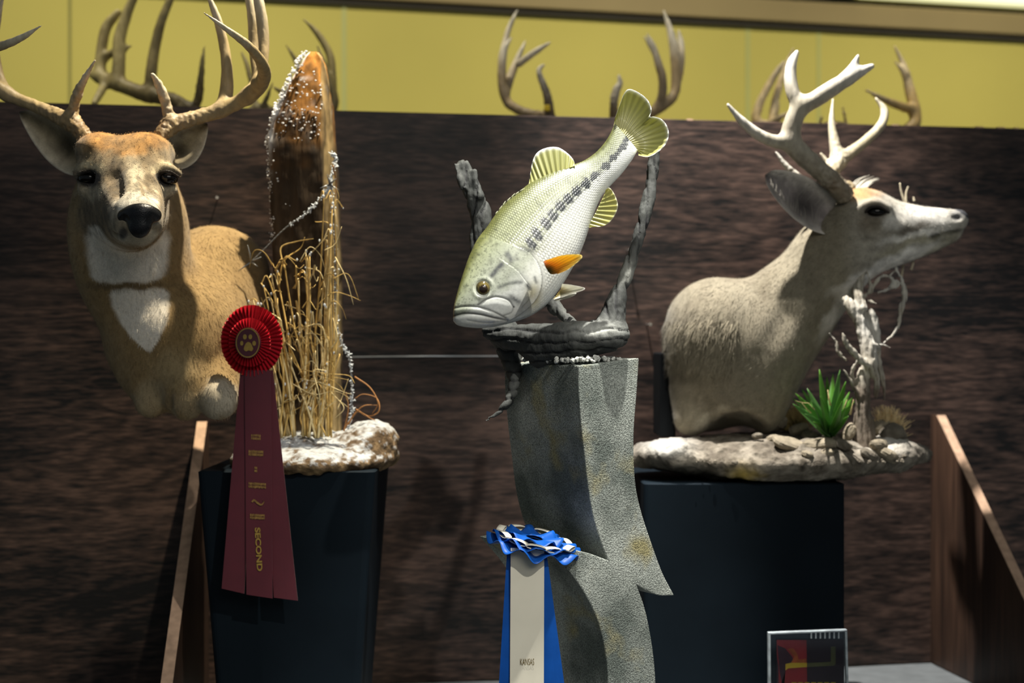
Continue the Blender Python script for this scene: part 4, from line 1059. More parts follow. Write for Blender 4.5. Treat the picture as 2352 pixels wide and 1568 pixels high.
def clf(V, N):
    n = fnoise(V, 70, 4, 2); n2 = fnoise(V, 160, 3, 12)
    c = mix(np.tile(np.array([.10, .065, .035]), (len(V), 1)), (.30, .20, .10), np.clip((n - .4) * 3, 0, 1))
    sn = np.clip(sstep(.45, .95, N[:, 2] + (n - .5) * 1.5) * .9 + (n2 > .60) * .6 * sstep(-.2, .3, N[:, 2]), 0, 1)
    return mix(c, (.40, .43, .46), sn)
base = blob('snowy_base', None, bl, P(500, 1110, BD) - [.02, .2, .02], P(930, 930, BD) + [.02, .2, .02], .003, clf, m_snowbase, .006, 60)
tag(base, 'round bark base dusted with white snow on the black tapered pedestal', 'base')

# the pointed fence post
m_post = mat('weathered_post', attr=True, rough=.9, spec=.1, var=(60, .45, 6), stretch=(1, 1, .12), bump=(170, .7, .003, 4))
prof = np.array([(106, 702, 722), (116, 697, 731), (135, 688, 738), (160, 673, 742), (190, 656, 746), (230, 639, 750), (270, 625, 753), (330, 616, 757), (400, 618, 760), (500, 624, 766), (600, 628, 771), (800, 631, 772), (1010, 633, 772)], float)
yy = np.linspace(106, 1010, 190); lx = np.interp(yy, prof[:, 0], prof[:, 1]); rx = np.interp(yy, prof[:, 0], prof[:, 2])
sec = catmull(np.array([(0, .018), (.03, .002), (.40, -.002), (.80, .0), (.86, .006), (.95, .03), (1.0, .055), (.97, .10), (.6, .118), (.1, .105), (-.02, .06), (0, .018)]), 5)[:-1]
PD = 2.47; V, Cp = [], []
for y, a, b in zip(yy, lx, rx):
    for (u, w) in sec:
        k = (b - a) / 140.0
        V.append(P(a + (b - a) * u, y, PD) + [0, .055 + (w - .055) * min(1, k), 0])
V = np.array(V); ns = len(sec); nr = len(yy)
n1, n2 = fnoise(V * [1, 1, .25], 90, 3, 3), fnoise(V, 45, 4, 6)
ctr = np.array([(702 - 1176) / FPX * PD, PD + .055])
rad = V[:, :2] - np.stack([np.repeat((lx + rx) / 2 - 1176, ns) / FPX * PD, np.full(len(V), PD + .055)], 1); rad /= np.linalg.norm(rad, axis=1)[:, None] + 1e-9
V[:, :2] += rad * ((n1 - .5) * .012)[:, None]
Yp = np.repeat(yy, ns); fr = np.tile(sec[:, 0], nr); sd = np.tile(sec[:, 1], nr)
rust = np.clip(sstep(430, 130, Yp + (n2 - .5) * 260), 0, 1)
C = mix(np.tile(np.array([.060, .042, .027]), (len(V), 1)), (.30, .135, .03), rust * .95)
C = mix(C, (.34, .25, .12), np.clip(sstep(.83, .9, fr), 0, 1) * sstep(.075, .05, sd) * .85)
C = mix(C, (.03, .022, .016), np.clip((n1 - .45) * 3.2, 0, .8) * (1 - .25 * rust))
C = mix(C, (.80, .82, .85), np.clip(sstep(.10, .0, fr) * sstep(430, 250, Yp) * 1.2 + (n2 - .62) * 3 * rust, 0, .95))
F = [(i * ns + k, i * ns + (k + 1) % ns, (i + 1) * ns + (k + 1) % ns, (i + 1) * ns + k) for i in range(nr - 1) for k in range(ns)]
F.append(tuple(range(ns))[::-1]); F.append(tuple((nr - 1) * ns + k for k in range(ns)))
F = [f[::-1] for f in F]
post = empty('fence_post', P(702, 1010, PD), 'tall pointed rust-brown wooden post crusted with snow beside the deer', 'post')
mk('shaft', V, F, m_post, post, col=C)
m_snow = mat('snow_crust', (.82, .84, .87), .7, .3, var=(200, .08), bump=(400, .5, .001), sss=0)
rs = np.random.default_rng(31); parts = []
for k in range(420):                       # crust along the left arris
    y = rs.uniform(118, 440) if k < 330 else rs.uniform(430, 560); a = np.interp(y, prof[:, 0], prof[:, 1])
    s = rs.uniform(.0010, .0032) * (1 if y < 330 else .5)
    parts.append(ellipsoid(P(a + rs.normal(2, 3.5), y, PD + rs.uniform(.0, .035)), (s, s, s * rs.uniform(.6, 1.2)), None, 6, 4))
for k in range(330):                       # flecks over the face
    y = rs.triangular(150, 300, 480); a, b = np.interp(y, prof[:, 0], prof[:, 1]), np.interp(y, prof[:, 0], prof[:, 2])
    s = rs.uniform(.0005, .0017); u = rs.uniform(.08, .9)
    parts.append(ellipsoid(P(a + (b - a) * u, y, PD + rs.uniform(-.001, .004) + max(0, u - .82) * .2), (s * 1.3, s, s), None, 6, 4))
tag(mk('snow_crust', *join(parts), m_snow, post, smooth=False), kind='stuff')
# block that carries the deer on the post
from_bm('mounting_block', prism_bm([P(598, 830, 2.60), P(640, 830, 2.57), P(640, 640, 2.57), P(598, 640, 2.60)], np.array([.0, .05, 0]), .003), m_backboard, deerA)

# barbed wire
m_bw = mat('grey_barbed_wire', (.25, .26, .27), .4, .5, metal=.5, var=(120, .3))
m_frost = mat('frost_rime', (.72, .78, .84), .6, .4, var=(200, .1))
wire = empty('barbed_wire', P(760, 420, 2.45), 'frosted barbed wire looped from the snowy post down towards the deer', 'wire')
main = catmull(np.array([P(*q) for q in ((764, 352, 2.45), (770, 365, 2.455), (762, 400, 2.44), (757, 425, 2.44), (738, 455, 2.435), (700, 492, 2.43), (655, 524, 2.43), (612, 567, 2.435), (578, 600, 2.44))]), 12)
down = catmull(np.array([P(*q) for q in ((760, 420, 2.445), (766, 500, 2.45), (770, 600, 2.45), (770, 715, 2.45), (784, 785, 2.45), (802, 820, 2.45), (808, 885, 2.45), (807, 950, 2.45), (800, 985, 2.45))]), 12)
for ci, c in enumerate((main, down)):
    t = np.linspace(0, 1, len(c)); L = np.cumsum(np.r_[0, np.linalg.norm(np.diff(c, axis=0), axis=1)])
    for s in (0, math.pi):
        o = np.stack([np.cos(L * 420 + s), np.sin(L * 420 + s), np.cos(L * 420 + s)], 1) * .0011
        mk('strand', *tube(c + o, .0010, 6), m_bw, wire)
for bx, by, bd_, ends in ((757, 424, 2.437, ((735, 432), (778, 436), (752, 400), (772, 410))), (577, 601, 2.44, ((546, 623), (600, 590), (569, 562), (592, 612)))):
    for ex, ey in ends:
        mk('barb', *tube([P(bx, by, bd_), P((bx + ex) / 2, (by + ey) / 2, bd_ - .004), P(ex, ey, bd_ - .008)], [.0016, .0014, .0004], 6), m_bw, wire)
parts = []
for c, n_, y0 in ((main[:70], 240, 0), (down, 330, 0)):
    for k in range(n_):
        p = c[rs.integers(0, len(c))] + rs.normal(0, .0016, 3); dr = rs.normal(0, 1, 3); dr /= np.linalg.norm(dr)
        parts.append(tube([p, p + dr * rs.uniform(.002, .006)], [.0011, .0004], 4))
tag(mk('frost', *join(parts), m_frost, wire, smooth=False), kind='stuff')

# dry grass: every stalk and blade is a mesh of its own
grass = empty('dry_grass', P(705, 1000, 2.40), 'clump of dry straw-coloured grass stalks growing from the snowy base', 'grass')
m_straw = mat('dry_straw', (.56, .38, .125), .65, .3, var=(60, .45), bump=(150, .4, .001))
m_straw2 = mat('pale_straw', (.72, .58, .30), .65, .3, var=(60, .35), bump=(150, .4, .001))
m_twig = mat('rusty_twig', (.36, .17, .06), .6, .3, var=(60, .4))
rg = np.random.default_rng(41); GD = 2.40
def stalk(pts, r0, r1, m, d=GD, flat=1.0, name='stalk'):
    q = catmull(np.array([P(x, y, d + (dd if dd else 0)) for x, y, *rest in pts for dd in [rest[0] if rest else 0]]), 6)
    return mk(name, *tube(q, np.linspace(r0, r1, len(q)), 5, flat), m, grass)
def jit(a): return rg.uniform(-a, a)
knots = []
def cluster(n, b0, bj, t0, tj, y0, y1, bow, dd, r0):
    for k in range(n):
        b, tx, ty = b0 + jit(bj), t0 + jit(tj), rg.uniform(y0, y1); m1, m2 = .33 + jit(.06), .68 + jit(.06); w = bow + jit(14); L = 1000 - ty
        pts = [(b, 1002 + jit(4), jit(.008)), (b + (tx - b) * m1 + w, 1000 - L * m1, jit(.014)), (b + (tx - b) * m2 + w * .6 + jit(8), 1000 - L * m2, jit(.014)), (tx + jit(4), ty, jit(.02))]
        if k % 2: pts.append((tx + rg.choice([-1, 1]) * rg.uniform(10, 34), ty + rg.uniform(-14, 22), jit(.02)))
        stalk(pts, r0 * rg.uniform(.7, 1.2), .0007, m_straw2 if k % 3 == 0 else m_straw, GD + dd + jit(.018)); knots.extend(pts[1:])
cluster(13, 655, 24, 600, 38, 620, 720, 14, 0, .0022)
cluster(9, 704, 18, 690, 40, 570, 680, 6, 0, .0023)
cluster(13, 742, 20, 758, 16, 440, 600, 2, .02, .0023)
cluster(10, 725, 35, 715, 70, 760, 880, 0, -.01, .002)
blades = [((640, 660), (652, 600), (690, 570), (700, 545)), ((700, 595), (730, 565), (752, 540)), ((655, 620), (645, 570), (680, 555), (720, 548)), ((705, 615), (735, 625), (748, 665)), ((765, 640), (800, 630), (825, 690)), ((770, 590), (795, 640), (812, 700)),
          ((730, 700), (765, 672), (800, 678), (828, 690)), ((655, 700), (690, 712), (700, 722)), ((660, 740), (700, 780), (720, 830)), ((700, 790), (690, 760), (735, 745), (752, 790)), ((725, 765), (755, 780), (758, 810)), ((760, 800), (775, 775), (765, 730)),
          ((680, 885), (710, 862), (760, 865), (800, 872)), ((690, 870), (740, 880), (790, 900), (808, 905)), ((700, 850), (750, 858), (800, 862), (815, 880)), ((670, 880), (720, 905), (770, 898), (805, 915)), ((690, 905), (740, 870), (780, 885), (800, 925)),
          ((760, 900), (790, 935), (770, 960)), ((650, 925), (680, 915), (690, 890)), ((745, 940), (775, 920), (800, 935)), ((660, 950), (690, 935), (700, 930)), ((715, 760), (740, 800), (735, 850)), ((680, 690), (690, 740), (720, 790)), ((775, 940), (790, 900), (800, 870)),
          ((640, 800), (655, 840), (650, 880)), ((625, 720), (645, 735), (650, 760)), ((600, 650), (625, 690), (650, 760), (660, 830)), ((745, 575), (770, 560), (785, 520)), ((765, 480), (778, 455), (772, 430)), ((722, 880), (700, 920), (690, 960)), ((730, 860), (760, 900), (745, 960))]
for k, bl_ in enumerate(blades):
    stalk([(x, y, -.01 + jit(.012)) for x, y in bl_], .0021, .0007, m_straw2 if k % 2 else m_straw, GD - .005, .45, 'blade')
for tw in ([(815, 865), (850, 890), (868, 925), (855, 950)], [(790, 985), (830, 935), (866, 930)], [(818, 940), (845, 955), (870, 945), (866, 915), (835, 905), (815, 915)], [(800, 975), (820, 945), (850, 960), (862, 965)], [(765, 380), (772, 420), (770, 450)], [(790, 990), (800, 940), (795, 900)]):
    stalk([(x, y, .03 + jit(.01)) for x, y in tw], .0016, .0006, m_twig, GD, 1, 'twig')
for k in range(56):                         # loose curled blades
    x, y = rg.choice([650, 690, 725, 755]) + jit(25), rg.uniform(600, 950); a = rg.uniform(-1, 1); L = rg.uniform(25, 70)
    stalk([(x, y, -.012 + jit(.01)), (x + a * L * .5, y - L * .55, -.02 + jit(.01)), (x + a * L, y - L * .45 + jit(20), -.02), (x + a * L * 1.25, y - L * .1 + jit(25), -.015)], .0018, .0005, m_straw2 if k % 2 else m_straw, GD, .5, 'blade')
parts = []
for k in range(70):
    x, y, _ = knots[rg.integers(0, len(knots))]; s = rg.uniform(.0009, .0022)
    parts.append(ellipsoid(P(x + jit(3), y + jit(8), GD - .012 + jit(.006)), (s, s, s * 1.5), None, 5, 4))
tag(mk('frost', *join(parts), m_frost, grass, smooth=False), kind='stuff')

# ------------------------------------------------------------------ ribbons
m_gold = mat('gold_print', (.42, .27, .06), .35, .5, metal=.35, var=(200, .2))
m_red = mat('red_satin', (.078, .005, .013), .42, .45, var=(30, .12), bump=(600, .15, .0005), sheen=.2)
m_redfoil = mat('red_pleated_satin', (.42, .010, .020), .28, .6, var=(60, .15), coat=.3)
RD = 2.292
rr_ = empty('red_rosette_ribbon', P(590, 1370, RD), 'red second-place rosette ribbon with three tails and gold paw print', 'ribbon')
def pleats(c, rx, ry, r0, n, amp, back, m, name, wob, seed, lean=(0, 0)):
    rg2 = np.random.default_rng(seed); K = n * 4; V = []
    ph = rg2.uniform(-.25, .25, n)
    for i in range(K):
        a = 2 * math.pi * i / K + .35 / n * ph[(i // 4) % n]
        z = [0, 1, 0, -1][i % 4] * (1 + .3 * ph[(i // 4) % n])
        for j in range(5):
            v = j / 4; r = r0 + (1 - r0) * v
            edge = 1 + .035 * ph[(i // 4) % n] * v
            V.append(np.array(c) + [math.cos(a) * rx * r * edge, back * (1 - v) * 0 + back * v ** 2 - amp * z * (.35 + .65 * v), math.sin(a) * ry * r * edge])
    F = [(i * 5 + j, ((i + 1) % K) * 5 + j, ((i + 1) % K) * 5 + j + 1, i * 5 + j + 1) for i in range(K) for j in range(4)]
    o = mk(name, np.array(V), F, m, rr_, smooth=False)
    md = o.modifiers.new('thick', 'SOLIDIFY'); md.thickness = .0006
    return o
pleats(P(577, 782, RD), M2(71, RD), M2(82, RD), .3, 46, .0042, .004, m_redfoil, 'outer_pleats', 0, 1)
pleats(P(573, 786, RD - .012), M2(48, RD), M2(56, RD), .3, 40, .0036, .004, m_redfoil, 'inner_pleats', 0, 2)
BC = np.array([569, 787.0])
def disc(c2, rx, ry, d, th, n=40, r0=0.0):
    V, F = [], []
    for s in (0, 1):
        for i in range(n):
            a = 2 * math.pi * i / n
            V.append(P(c2[0] + math.cos(a) * rx, c2[1] + math.sin(a) * ry, d) + [0, s * th, 0])
            if r0: V.append(P(c2[0] + math.cos(a) * rx * r0, c2[1] + math.sin(a) * ry * r0, d) + [0, s * th, 0])
    if r0:
        for i in range(n):
            a, b = 2 * i, 2 * ((i + 1) % n); o = 2 * n
            F += [(a, b, b + 1, a + 1), (o + a, o + a + 1, o + b + 1, o + b), (a, o + a, o + b, b), (a + 1, b + 1, o + b + 1, o + a + 1)]
    else:
        F = [tuple(range(n)), tuple(range(2 * n - 1, n - 1, -1))] + [(i, n + i, n + (i + 1) % n, (i + 1) % n) for i in range(n)]
    return np.array(V), F
but = mk('button', *disc(BC, 29, 35.5, RD - .020, .010), mat('dark_red_button', (.075, .012, .022), .4, .5, var=(90, .15)), rr_, smooth=False)
mk('gold_ring', *disc(BC, 27.3, 34, RD - .0208, .0008, 48, .93), m_gold, but, smooth=False)
for tx, ty, a, b in ((540, 697, 32, 45), (635, 697, 31, 43), (487, 807, 27, 40), (700, 808, 31, 43)):
    mk('paw_toe', *disc((490 + tx / 7.467, 680 + ty / 7.467), a / 7.467, b / 7.467, RD - .0208, .0008, 20), m_gold, but, smooth=False)
pad = catmull(np.array([(595, 782), (640, 805), (668, 860), (682, 905), (655, 942), (605, 930), (560, 945), (522, 915), (530, 870), (558, 810), (595, 782)], float), 4)[:-1]
pv = [P(490 + x / 7.467, 680 + y / 7.467, RD - .0208) for x, y in pad]
from_bm('paw_pad', prism_bm(pv, np.array([0, .0008, 0])), m_gold, but)
def strip(name, parent, tl, tr, bl__, br, d0, d1, m, wave=.002, n=26, seed=0, tilt=0.0, mm=7):
    V = []
    for s in (0, 1):
        for i in range(n):
            v = i / (n - 1)
            for j in range(mm):
                u = j / (mm - 1)
                x = (tl[0] * (1 - u) + tr[0] * u) * (1 - v) + (bl__[0] * (1 - u) + br[0] * u) * v
                y = (tl[1] * (1 - u) + tr[1] * u) * (1 - v) + (bl__[1] * (1 - u) + br[1] * u) * v
                d = d0 + (d1 - d0) * v + wave * math.sin(v * 5 + seed + u * 2.2) + tilt * (u - .5)
                V.append(P(x, y, d) + [0, s * .0005, 0])
    F = []; k = n * mm
    for i in range(n - 1):
        for j in range(mm - 1):
            a = i * mm + j; F.append((a, a + mm, a + mm + 1, a + 1)); F.append((k + a, k + a + 1, k + a + mm + 1, k + a + mm))
        a = i * mm; F.append((a, k + a, k + a + mm, a + mm)); a += mm - 1; F.append((a, a + mm, k + a + mm, k + a))
    for j in range(mm - 1):
        F.append((j, j + 1, k + j + 1, k + j)); a = (n - 1) * mm + j; F.append((a, k + a, k + a + 1, a + 1))
    return mk(name, np.array(V), F, m, parent, smooth=False)
strip('tail', rr_, (552, 850), (594, 850), (509, 1351), (561, 1363), RD + .004, RD + .006, m_red, .001, seed=1)
strip('tail', rr_, (598, 850), (627, 850), (629, 1372), (684, 1379), RD + .004, RD + .006, m_red, .001, seed=2)
mid_t = strip('tail', rr_, (562, 850), (622, 850), (566, 1365), (626, 1374), RD + .001, RD + .001, m_red, .0006, seed=3)
def text(name, body, parent, centre, d, height_px, width_px, rot, m, bold=.0):
    cu = bpy.data.curves.new(name, 'FONT'); cu.body = body; cu.align_x = 'CENTER'; cu.align_y = 'CENTER'; cu.size = 1; cu.extrude = .0; cu.offset = bold
    o = bpy.data.objects.new(name, cu); COL.objects.link(o); dg = bpy.context.evaluated_depsgraph_get(); dg.update()
    me = bpy.data.meshes.new_from_object(o.evaluated_get(dg)); bpy.data.objects.remove(o)
    V = np.array([tuple(v.co) for v in me.vertices]); F = [list(p.vertices) for p in me.polygons]; bpy.data.meshes.remove(me)
    V[:, :2] -= (V[:, :2].min(0) + V[:, :2].max(0)) / 2; s = V[:, :2].max(0) - V[:, :2].min(0)
    V[:, 0] *= width_px / s[0]; V[:, 1] *= height_px / s[1]; a = math.radians(rot)
    W = np.array([P(centre[0] + x * math.cos(a) - y * math.sin(a), centre[1] - (x * math.sin(a) + y * math.cos(a)), d) for x, y, _ in V])
    return mk(name, W, F, m, parent, smooth=False)
text('printed_word', 'SECOND', mid_t, (594, 1261), RD - .0003, 13, 100, -87, m_gold, .035)
m_goldd = mat('worn_gold_print', (.26, .15, .045), .45, .4, metal=.2, var=(240, .45))
# the illegible small gold lines above it: rows of worn stroke marks
rq = random.Random(8)
for (cx, cy, w, h) in ((588, 1003.5, 22, 13), (588, 1040.5, 34, 13.5), (588, 1078, 7, 13), (591, 1114.5, 40, 13), (591.5, 1186, 34, 12)):
    V, F = [], []; nst = max(1, int(w / 3.2))
    for i in range(nst):
        xa = cx - w / 2 + w * i / nst; xb = xa + w / nst * rq.uniform(.66, .92)
        for seg in range(2):
            ya = cy - h / 2 + seg * h * .52 + rq.uniform(0, .8); yb = ya + h * rq.uniform(.38, .47)
            sk = (xa - cx) * .06; o = len(V)
            V += [P(xa, ya + sk, RD - .0003), P(xb, ya + sk, RD - .0003), P(xb, yb + sk, RD - .0003), P(xa, yb + sk, RD - .0003)]; F.append((o, o + 1, o + 2, o + 3))
    mk('gold_line', np.array(V), F, m_goldd, mid_t, smooth=False)
sw = catmull(np.array([(577, 1152), (583, 1146), (592, 1152), (600, 1157), (606, 1151), (603, 1147), (607, 1153), (600, 1161), (591, 1157), (584, 1151), (579, 1155)], float), 4)
from_bm('gold_scroll', prism_bm([P(x, y, RD - .0003) for x, y in sw[:-1]], np.array([0, .0003, 0])), m_goldd, mid_t)

# blue ribbon lying on the pedestal's lower step
m_blue = mat('blue_satin', (.004, .075, .36), .45, .25, var=(30, .15))
m_white = mat('cream_satin', (.74, .70, .58), .5, .4, var=(20, .05), bump=(700, .1, .0004))
blue = empty('blue_rosette_ribbon', P(1215, 1568, 1.99), 'blue and cream rosette ribbon laid on the stone pedestal with hanging tails', 'ribbon')
bc = P(1226, 1246, 2.035); ax1 = np.array([1, .10, -.20]); ax1 /= np.linalg.norm(ax1); up = np.array([.20, -.14, .97]); up -= ax1 * (up @ ax1); up /= np.linalg.norm(up); ax2 = np.cross(up, ax1)
def ruffle(R0, R1, n, amp, h, m, ph, seed, name='ruffle', squash=.9, tall=.0):
    rg2 = np.random.default_rng(seed); K = n * 16; V = []
    am = rg2.uniform(.6, 1.4, n + 1); pj = rg2.uniform(-.3, .3, n + 1)
    for i in range(K):
        a = 2 * math.pi * i / K; k = int(a / (2 * math.pi) * n) % n
        wv = math.sin(n * a + ph + pj[k] * .0)
        for j in range(6):
            v = j / 5; r = (R0 + (R1 - R0) * v) * (1 + .06 * math.sin(n * a * .5 + seed))
            z = h + amp * am[k] * wv * v ** 1.2 + tall * v
            V.append(bc + ax1 * (math.cos(a) * r) + ax2 * (math.sin(a) * r * squash) + up * z)
    F = [(i * 6 + j, ((i + 1) % K) * 6 + j, ((i + 1) % K) * 6 + j + 1, i * 6 + j + 1) for i in range(K) for j in range(5)]
    o = mk(name, np.array(V), F, m, blue); md = o.modifiers.new('thick', 'SOLIDIFY'); md.thickness = .0007
    return o
ruffle(.018, .066, 9, .0065, -.003, m_blue, 0, 1, tall=-.002)
ruffle(.014, .058, 8, .005, .003, m_blue, 1.1, 2, tall=.001)
ruffle(.012, .040, 7, .0045, .007, m_blue, 2.0, 4, tall=.002)
# cream loops tucked between the blue ones
for a_, r_, z_ in ((200, .048, .012), (235, .044, .010), (300, .046, .009), (335, .053, .011), (20, .050, .010), (70, .044, .012), (120, .046, .012), (165, .050, .013), (268, .046, .010)):
    a = math.radians(a_); c = bc + ax1 * (math.cos(a) * r_) + ax2 * (math.sin(a) * r_ * .9) + up * (z_ - .004)
    rdir = ax1 * math.cos(a) + ax2 * math.sin(a) * .9; tdir = -ax1 * math.sin(a) + ax2 * math.cos(a) * .9
    V = []
    for i in range(13):
        t = 2 * math.pi * i / 12
        for w_ in (-1, 1):
            V.append(c + tdir * (math.cos(t) * .014) + up * (math.sin(t) * .0028) + rdir * (w_ * .005))
    F = [(2 * i, 2 * i + 1, 2 * i + 3, 2 * i + 2) for i in range(12)]
    o = mk('cream_loop', np.array(V), F, m_white, blue); md = o.modifiers.new('thick', 'SOLIDIFY'); md.thickness = .0006
strip('tail', blue, (1165, 1258), (1200, 1258), (1143, 1620), (1196, 1620), 2.002, 1.992, m_blue, .001, seed=1)
strip('tail', blue, (1225, 1258), (1254, 1258), (1236, 1620), (1303, 1620), 2.002, 1.992, m_blue, .001, seed=2)
wt = strip('tail', blue, (1173, 1258), (1250, 1258), (1171, 1620), (1249, 1620), 1.998, 1.988, m_white, .0004, seed=3)
text('printed_word', 'KANSAS', wt, (1211, 1519.5), 1.9900, 15, 32, 0, mat('dark_gold_print', (.16, .11, .03), .4, .4, var=(100, .2)))
# ------------------------------------------------------------------ rock base of the deer in profile
m_rock = mat('pale_rock', attr=True, rough=.9, spec=.2, var=(90, .3), bump=(130, .8, .004, 5))
rockb = empty('rock_base', np.array([.49, 2.62, ZR]), 'flat pale rock base with stones under the deer in profile', 'base')
BD2 = 2.62
def bl(S):
    S.chain([[.315, 2.62, ZR + .040, .11], [.50, 2.62, ZR + .036, .17], [.675, 2.63, ZR + .042, .095]], .03, flat=(np.array([0, 0, 1.0]), 3.9))
    S.ell(P(1545, 1042, 2.55), (M2(64, 2.55), .06, M2(40, 2.55)), k=.02)
    S.ell(P(2035, 1040, 2.60), (M2(62, 2.6), .07, M2(42, 2.6)), k=.03)
    S.ell(P(1880, 1036, 2.66), (M2(130, 2.6), .11, M2(34, 2.6)), k=.03)
    S.half(np.array([0, 0, ZR + .0005]), (0, 0, -1), .01)
def clf(V, N):
    X, Y = pix(V); n = fnoise(V, 34, 4, 2); n2 = fnoise(V, 120, 3, 5)
    c = mix(np.tile(np.array([.13, .11, .085]), (len(V), 1)), (.25, .22, .175), np.clip((n - .42) * 4, 0, 1))
    c = mix(c, (.05, .042, .03), np.clip((n2 - .55) * 4, 0, .8))
    c = mix(c, (.40, .39, .36), np.clip(np.exp(-((X - 1530) / 50) ** 2 - ((Y - 1022) / 26) ** 2) * 1.3, 0, 1) * .9)
    c = mix(c, (.60, .42, .10), np.exp(-((X - 1712 + (n - .5) * 60) / 30) ** 2 - ((Y - 1092) / 20) ** 2) * .9)
    c = mix(c, (.66, .62, .54), np.clip(np.exp(-((X - 2045) / 50) ** 2 - ((Y - 1015) / 30) ** 2) * 1.2, 0, 1) * .7)
    return c
blob('slab', rockb, bl, np.array([.16, 2.40, ZR - .02]), np.array([.80, 2.86, ZR + .13]), .0034, clf, m_rock, .011, 30, 1, 4)
m_peb = mat('sandy_stone', (.27, .23, .165), .9, .2, var=(60, .35), bump=(150, .7, .003))
m_peb2 = mat('grey_stone', (.15, .13, .10), .9, .2, var=(60, .4), bump=(150, .7, .003))
rp = np.random.default_rng(51)
def stone(c, r, m, seed):
    v, f = ellipsoid((0, 0, 0), (1, 1, 1), None, 14, 10); n = fnoise(v + seed * 3.1, 1.6, 3, seed); v = v * (.72 + .6 * n)[:, None]
    v = np.sign(v) * np.abs(v) ** .85; R = np.array(Euler(np.random.default_rng(seed).uniform(-.5, .5, 3)).to_matrix())
    return mk('stone', (v * r) @ R.T + c, f, m, rockb, smooth=False)
for k, (px, py, d, a, b) in enumerate(((1782, 975, 2.60, 26, 20), (1775, 1018, 2.53, 17, 11), (1835, 995, 2.60, 24, 13), (1860, 1012, 2.57, 20, 12), (1815, 1030, 2.50, 40, 14), (1880, 1030, 2.50, 44, 15), (1935, 1030, 2.50, 26, 13), (1950, 1002, 2.55, 14, 22),
                                     (2028, 990, 2.60, 24, 17), (2050, 1008, 2.58, 32, 22), (2018, 1030, 2.50, 20, 13), (2035, 1052, 2.50, 30, 14), (1995, 1052, 2.49, 22, 11), (1900, 1048, 2.47, 16, 8), (1855, 1052, 2.46, 14, 7), (1740, 1010, 2.52, 12, 7), (2075, 1035, 2.58, 22, 18), (1845, 960, 2.66, 20, 12))):
    stone(P(px, py - 9, d), (M2(a, d), M2((a + b) / 2, d), M2(b, d)), m_peb if k % 3 else m_peb2, k + 1)
rs2 = np.random.default_rng(52); parts = []
for k in range(420):
    px, py = rs2.uniform(1600, 2080), rs2.uniform(1015, 1062); d = 2.46 + (1062 - py) / 47 * .22; s = rs2.uniform(.0012, .0045)
    parts.append(ellipsoid(P(px, py, d), (s * 1.3, s, s), np.array(Euler(rs2.uniform(0, 6, 3)).to_matrix()), 6, 4))
tag(mk('gravel', *join(parts), m_peb2, rockb, smooth=False), kind='stuff')

# spiky green plant
m_leaf = bpy.data.materials.new('yucca_leaf'); nt, b = nodes(m_leaf); N_, Lk = nt.nodes, nt.links
at = N_.new('ShaderNodeAttribute'); at.attribute_name = 'Col'; Lk.new(at.outputs['Color'], b.inputs['Base Color']); b.inputs['Roughness'].default_value = .38
tr = N_.new('ShaderNodeBsdfTranslucent'); Lk.new(at.outputs['Color'], tr.inputs[0]); mxs = N_.new('ShaderNodeMixShader'); mxs.inputs[0].default_value = .3
Lk.new(b.outputs[0], mxs.inputs[1]); Lk.new(tr.outputs[0], mxs.inputs[2]); Lk.new(mxs.outputs[0], N_['Material Output'].inputs[0])
yuc = empty('spiky_plant', P(1905, 1000, 2.53), 'small green spiky-leaved plant growing beside the dead tree trunk', 'plant')
def q4(x, y): return 1750 + x / 5.226, 780 + y / 5.226
tips = [(690, 335, 0), (855, 385, .05), (938, 345, -.02), (1008, 480, -.03), (1052, 598, .02), (1092, 650, .05), (545, 555, .0), (478, 560, .04), (405, 600, -.02), (372, 660, .03), (372, 722, -.04), (1112, 715, -.03), (700, 650, -.10), (965, 725, -.10), (520, 850, -.06), (620, 960, -.05), (1040, 900, -.06), (780, 420, .08), (600, 700, -.08), (1000, 800, -.08), (450, 800, .06)]
for k, (tx, ty, dz) in enumerate(tips):
    bx, by = q4(815 + (k % 5 - 2) * 10, 1150); ex, ey = q4(tx, ty); d0 = 2.53
    a, e = P(bx, by, d0), P(ex, ey, d0 + dz); ax = e - a; L = np.linalg.norm(ax); ax /= L
    side = np.cross(ax, [0, -1, .25]); side /= np.linalg.norm(side); up = np.cross(side, ax)
    sag = np.array([0, 0, -1]) * L * .10 * (abs(ax[0]) + .15); n = 12; V, C = [], []
    for i in range(n):
        t = i / (n - 1); w = .0078 * (math.sin(math.pi * (t * .80 + .20)) ** .8 if t < 1 else 0) * (1 - t * .35) + .0002
        p = a + ax * L * t + sag * (t * t - t * .2)
        for u, dpt_ in ((-1, .35), (0, 0), (1, .35)):
            V.append(p + side * w * u + up * w * dpt_)
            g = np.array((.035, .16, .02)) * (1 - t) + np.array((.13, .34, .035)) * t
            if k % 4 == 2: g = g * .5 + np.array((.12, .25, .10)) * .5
            C.append(g)
    F = []
    for i in range(n - 1):
        for j in (0, 1): F.append((i * 3 + j, i * 3 + j + 1, i * 3 + 3 + j + 1, i * 3 + 3 + j))
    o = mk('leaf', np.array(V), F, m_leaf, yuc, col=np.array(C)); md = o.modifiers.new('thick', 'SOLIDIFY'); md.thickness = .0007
m_dryleaf = mat('dry_leaf', (.50, .38, .18), .7, .3, var=(60, .3))
